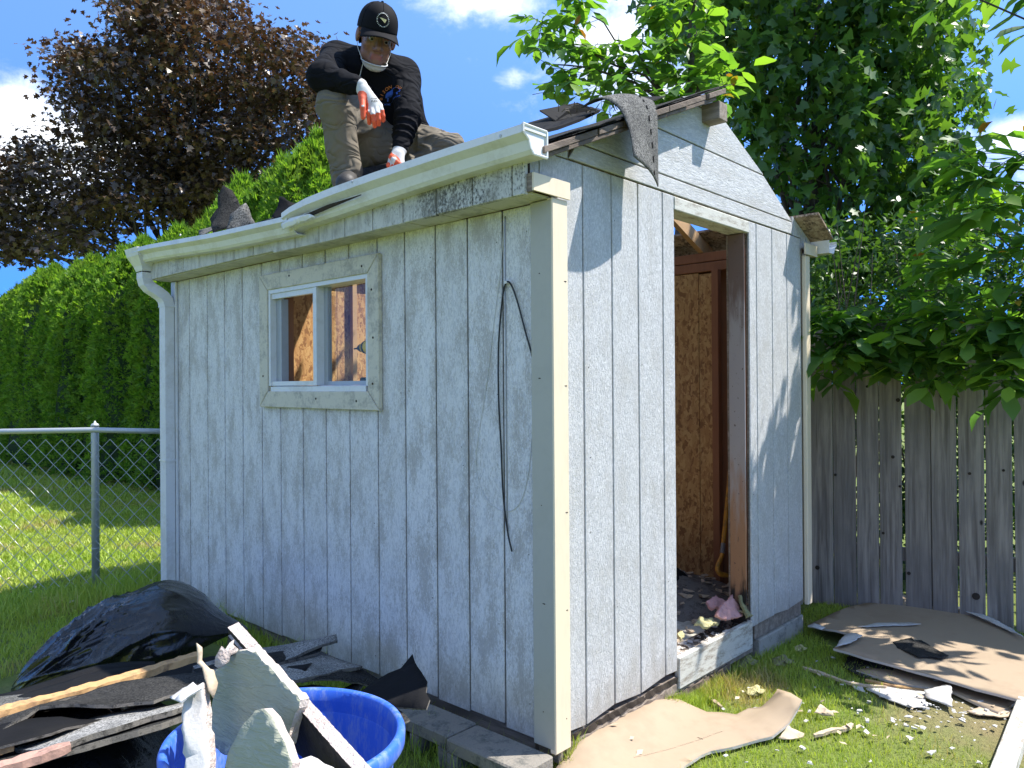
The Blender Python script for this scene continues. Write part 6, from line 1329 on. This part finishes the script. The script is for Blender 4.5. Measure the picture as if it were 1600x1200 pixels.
for i in range(6):
    q = i*nb; F.append((q, q+nb, n7+q+nb, n7+q)); q = i*nb+nb-1; F.append((q, n7+q, n7+q+nb, q+nb))
MB().add(V, F).build('brim', 'cap_black', cap, True)
MB().tube([dome(0, .995)+hu*.0, dome(0, .995)+hu*.006], [.007, .005], 10).build('button', 'cap_black', cap)
for a0 in (0.0, 1.1, -1.1, 2.1, -2.1): MB().tube([dome(a0, t)+.0004*hu for t in np.linspace(0.62 if a0 == 0 else 0.02, .99, 12)], .0011, 5).build('seam', 'sweat_black', cap)
# cap emblem: ring of pale ticks and a pennant
ec, er = .44, .0265
def on_dome(dx, dz): a = dx*1.12/.104; return dome(a, ec+dz/(CZH*HS)), a
ring = MB(); fl = MB(); back = MB()
for i in range(26):
    th = 2*math.pi*i/26; c, a = on_dome(er*math.cos(th), er*math.sin(th)); c2, _ = on_dome((er+.0045)*math.cos(th), (er+.0045)*math.sin(th)); ring.bar(c+hf*.0022, c2+hf*.0022, .0022 if i % 3 else .0034, .0014, tuple(hf))
tri = [on_dome(*q)[0]+hf*.0022 for q in ((-.017, .004), (-.006, .006), (.006, .007), (.019, .0075), (.006, -.001), (-.004, -.007), (-.010, -.011))]
fl.add(tri+[p-hf*.0012 for p in tri], [tuple(range(7)), tuple(range(13, 6, -1))]+[(i, (i+1) % 7, 7+(i+1) % 7, 7+i) for i in range(7)])
ring.build('emblem_ring', 'print_white', cap); fl.build('emblem_pennant', 'print_gold', cap)
# safety glasses
gl = MB(); rows = []
for z in (.013, -.004, -.024): rows.append([H(.070*math.sin(a)/.95, .020+.088*math.cos(a)**.7 if abs(a) < 1.5 else .03, z) for a in np.linspace(-1.25, 1.25, 19)])
gl.loft(rows, False, False); gls = gl.build('safety_glasses', 'glass', man, True)
MB().tube(rows[0], .0022, 6).build('glasses_frame', 'cable_black', gls); 
for s_ in (-1, 1): MB().tube([H(s_*.070, .048, .010), H(s_*.080, .01, .010), H(s_*.083, -.02, .004)], .0024, 6).build('temple', 'string_white' if s_ < 0 else 'cable_black', gls)
# respirator pulled down under the chin
bowl = [[H(.058*k*math.cos(a), .056+.050*k*math.sin(a)+.01*(1-k), -.100-.040*(1-k**2)**.5+.016*k*math.sin(a)*0-.010*k*math.sin(a)) for a in np.linspace(0, 2*math.pi, 30, endpoint=False)] for k in (1.03, 1.0, .93, .8, .6, .35, .08)]
mk_ = MB().loft(bowl).build('dust_mask', 'mask_white', man, True)
MB().tube([bowl[0][i % 30] for i in range(31)], .0028, 6).build('mask_rim', 'mask_white', mk_)
for s_ in (-1, 1): MB().tube([H(s_*.057, .05, -.10), H(s_*.075, .0, -.06), H(s_*.084, -.03, -.01)], .0016, 5).build('mask_strap', 'string_white', mk_)
MB().tube([H(.050, .07, -.105), H(.052, .06, -.15), H(.056, .055, -.21), H(.064, .05, -.27)], .0018, 5).build('mask_strap', 'string_white', mk_)
# sweatshirt
def folds(am, fr, seed, across=None):
    def rp(P, t): w_ = wob(P, 7.0, seed)*3.0; return am*(1-2*np.abs(np.sin(fr*t*.8+w_))**.8)*np.clip(.5+.8*wob(P, 4.1, seed+2), -.3, 1.4)
    return rp
sw = SDF(lo, hi, .0056)
mid = lambda p, q, f: J[p]+(J[q]-J[p])*f
sd_ = (J['shL']-J['shR']); sd_ /= np.linalg.norm(sd_)
for f in (-.95, -.35, .35, .75):
    sw.cone(J['pel']+sd_*.105*f+np.array([0, 0, .03]), J['chest']+sd_*.115*f, .125, .118, .05, folds(.006, 9, 3))
    sw.cone(J['chest']+sd_*.115*f, J['neck']+sd_*.10*f-np.array([0, 0, .045]), .112, .070, .05, folds(.004, 6, 5))
sw.cone(J['shR'], J['neck']-np.array([0, 0, .03]), .078, .072, .05); sw.cone(J['shL'], J['neck']-np.array([0, 0, .035]), .072, .070, .05)
sw.cone(J['shR'], J['elR'], .079, .070, .035, folds(.006, 8, 7)); sw.cone(J['elR'], mid('elR', 'wrR', .92), .069, .044, .03, folds(.006, 11, 9))
sw.cone(J['shL'], J['elL'], .078, .062, .035, folds(.006, 12, 11)); sw.cone(J['elL'], mid('elL', 'wrL', .80), .062, .047, .03, folds(.0065, 15, 13)); sw.cone(mid('elL', 'wrL', .80), mid('elL', 'wrL', .98), .040, .038, .008)
sw.cone(J['neck']-np.array([0, 0, .005])+hf*.0, H(0, -.02, -.075), .066, .062, .03)
sw.ell(H(0, .03, -.055), np.array((.075, .075, .088))*HS, HB, .012, True); sw.cone(H(0, -.01, -.02), H(0, .0, .1), .075, .09, .01, None, True)
swo = sdf_obj('sweatshirt', sw, 'sweat_black', man)
# trousers
tr_ = SDF(lo, hi, .0062)
tr_.cone(J['pel']-sd_*.05, J['pel']+sd_*.05, .135, .135, .05); tr_.cone(J['hipR'], J['kneeR'], .128, .088, .05, folds(.010, 6, 2)); tr_.cone(J['kneeR'], J['ankR'], .086, .074, .04, folds(.012, 5, 4)); tr_.cone(J['ankR'], J['ankR']-np.array([0, 0, .035]), .074, .070, .02, folds(.008, 5, 6))
tr_.cone(J['hipL'], J['kneeL'], .112, .066, .05, folds(.012, 8, 8)); tr_.cone(J['kneeL'], J['ankL'], .064, .066, .03, folds(.008, 9, 10))
tr_.cone(mid('hipR', 'kneeR', .25)-np.array([0, 0, .09]), J['hipL']-np.array([0, 0, .07]), .11, .10, .06)
sdf_obj('trousers', tr_, 'trouser_khaki', man)
# boots on the shingles
def boot(heel, toe, ank):
    lo_ = np.minimum(np.minimum(heel, toe), ank)-.1; hi_ = np.maximum(np.maximum(heel, toe), ank)+.1; s_ = SDF(lo_, hi_, .005)
    s_.cone(heel, toe, .040, .044, .03); s_.cone(heel+np.array([0, 0, .02]), ank, .048, .056, .03); s_.cone(heel*.4+toe*.6+np.array([0, 0, .015]), toe, .04, .042, .02)
    return sdf_obj('boot', s_, 'boot_dark', man)
boot(at(549, 284, 3.72), at(541, 287, 3.52), J['ankR']-np.array([0, 0, .01])); boot(at(640, 266, 3.92), at(618, 262, 3.86), J['ankL'])
# gloves with five fingers
def glove(wr, kn, fingers, thumb, cuff, pick, label):
    pts = [wr, cuff]+[p for f in fingers for p in f]+list(thumb)
    s_ = SDF(np.min(pts, 0)-.04, np.max(pts, 0)+.04, .0026)
    s_.cone(cuff, wr, .034, .030, .012)
    for f in fingers:
        s_.cone(wr*.75+f[0]*.25, f[0], .021, .0145, .014)
        r = [.0128, .0118, .0108, .0098]
        for i in range(len(f)-1): s_.cone(f[i], f[i+1], r[i], r[i+1], .004)
    s_.cone(wr*.7+thumb[0]*.3, thumb[0], .020, .016, .012)
    for i in range(len(thumb)-1): s_.cone(thumb[i], thumb[i+1], [.0150, .0128][min(i, 1)], [.0128, .0112][min(i, 1)], .006)
    o = sdf_obj('glove', s_, ['glove_white', 'glove_orange'], man, pick); return o
def A(*p): return at(*p)
fR = [[A(575, 167, 3.455), A(576.5, 176, 3.435), A(577, 185, 3.44), A(577, 192, 3.46)], [A(581, 168, 3.445), A(583, 179, 3.42), A(584.5, 189, 3.425), A(585.5, 197, 3.45)],
      [A(587.5, 167, 3.445), A(590, 177, 3.425), A(591.5, 186, 3.43), A(592, 194, 3.45)], [A(593, 165, 3.455), A(596, 173, 3.44), A(598, 181, 3.445), A(598.5, 188, 3.46)]]
tR = [A(566, 154, 3.44), A(567, 168, 3.42), A(567.5, 183, 3.425)]
fR2 = [(f[1]*.6+f[2]*.4, f[2]) for f in fR]+[(f[2], f[3]) for f in fR]
def pickR(C):
    rel = C-CP; z = rel@CF; u = 800+FOC*(rel@CR)/z; v = 600-FOC*(rel@CU)/z
    thumb_d = np.min([np.linalg.norm(C-(tR[0]*(1-f)+tR[2]*f), axis=1) for f in np.linspace(-.1, 1.15, 14)], 0) < .0255
    tips = np.min([np.linalg.norm(C-(f[0]*(1-k)+f[1]*k), axis=1) for f in fR2 for k in np.linspace(0, 1, 9)], 0) < .0165
    depth = np.full(len(C), 1e9)
    for f in fR+[[J['wrR'], A(576, 150, 3.455)]]:
        for i in range(len(f)-1):
            for k in (0, .5, 1): q = f[i]*(1-k)+f[i+1]*k; dd = np.linalg.norm(C-q, axis=1); depth = np.where(dd < depth, dd, depth)
    palm = np.zeros(len(C), bool)
    axis_side = (C-A(584, 168, 3.445))@(-CF)
    palm = (axis_side < -.010) & (v > 146)
    return (thumb_d | tips | palm).astype(np.int32)
gr_ = glove(A(564, 134, 3.465), None, fR, tR, A(556, 131, 3.485), pickR, '')
fL = [[A(611, 252, 3.585), A(607.5, 258, 3.57), A(610, 264, 3.575), A(615, 265, 3.59)], [A(616, 255, 3.575), A(614, 261, 3.56), A(617, 267, 3.57), A(622, 267, 3.585)], [A(622, 256, 3.575), A(622, 262, 3.56), A(625, 267, 3.57), A(629, 266, 3.585)], [A(628, 256, 3.585), A(629, 261, 3.575), A(631, 265, 3.58), A(634, 264, 3.59)]]
tL = [A(613, 246, 3.58), A(617, 251, 3.55), A(624, 256, 3.545)]
def pickL(C):
    td = np.min([np.linalg.norm(C-(tL[0]*(1-f)+tL[2]*f), axis=1) for f in np.linspace(-.2, 1.1, 10)], 0) < .019
    fd_ = np.min([np.linalg.norm(C-(f[i]*(1-k)+f[i+1]*k), axis=1) for f in fL[:3] for i in (1, 2) for k in (0, .5, 1)], 0) < .0135
    return (td | fd_).astype(np.int32)
glove(A(622, 240, 3.605), None, fL, tL, A(625, 233, 3.62), pickL, '')
# prints: projected onto the cloth
from mathutils.bvhtree import BVHTree
def bvh_of(o): me = o.data; off = np.array([0, 0, 0.]); return BVHTree.FromPolygons([v.co for v in me.vertices], [p.vertices for p in me.polygons])
def text_mesh(s, size):
    cu = bpy.data.curves.new('print', 'FONT'); cu.body = s; cu.size = size; cu.align_x = 'CENTER'; cu.align_y = 'CENTER'; cu.resolution_u = 2; cu.fill_mode = 'FRONT'; cu.offset = size*.018
    o = bpy.data.objects.new('print', cu); me = o.to_mesh(); V = [tuple(v.co) for v in me.vertices]; F = [tuple(p.vertices) for p in me.polygons]; o.to_mesh_clear(); bpy.data.objects.remove(o); bpy.data.curves.remove(cu); return V, F
def printed(name, shapes, centre, right, up_, bv, mat, parent, off=.0025):
    right = right/np.linalg.norm(right); up_ = up_-right*(up_@right); up_ /= np.linalg.norm(up_); nrm = np.cross(right, up_); 
    if nrm@(CP-centre) < 0: nrm = -nrm
    out = MB()
    for V, F in shapes:
        W_ = []
        for x, y in [(v[0], v[1]) for v in V]:
            p = centre+right*x+up_*y; h_ = bv.ray_cast(Vector(p+nrm*.3), Vector(-nrm), .6); q = np.array(h_[0]) if h_[0] is not None else p; W_.append(q+nrm*off)
        out.add(W_, F)
    return out.build(name, mat, parent, recalc=False)
bv = bvh_of(swo); ec_ = at(612, 146, 3.75); rt = CR+CF*.25; uu = CU
sh_ = []
for i, ch in enumerate('BISON OU'):
    if ch == ' ': continue
    th = math.radians(178-20.5*i); V, F = text_mesh(ch, .020); c, s_ = math.cos(th-math.pi/2), math.sin(th-math.pi/2)
    sh_.append(([(x*c-y*s_+.044*math.cos(th), x*s_+y*c+.044*math.sin(th)-.004) for x, y, _ in V], F))
printed('printed_lettering', sh_, ec_, rt, uu, bv, 'print_orange', swo)
bis = [(-.030, -.004), (-.031, .008), (-.024, .018), (-.010, .021), (.004, .029), (.016, .027), (.024, .020), (.031, .012), (.033, .002), (.027, -.006), (.020, -.002), (.019, -.018), (.014, -.018), (.012, -.005), (-.004, -.006), (-.014, -.004), (-.016, -.018), (-.021, -.018), (-.023, -.004)]
tri_ = mgeo.tessellate_polygon([[Vector((x, y, 0)) for x, y in bis]])
printed('printed_bison', [(bis, [tuple(t_) for t_ in tri_])], ec_+uu*.004+rt*.006, rt, uu, bv, 'print_blue', swo)
V, F = text_mesh('HOME WORK', .0105); printed('printed_lettering', [(V, F)], ec_-uu*.026+rt*.004, rt, uu, bv, 'print_blue', swo)
bg_ = bvh_of(gr_); V1, F1 = text_mesh('POWER', .008); V2, F2 = text_mesh('FLEX', .013)
printed('printed_lettering', [([(x, y+.009) for x, y, _ in V1], F1), ([(x, y-.004) for x, y, _ in V2], F2)], at(584, 155, 3.42), CR+CU*.18, CU, bg_, 'print_dark', gr_, .0012)
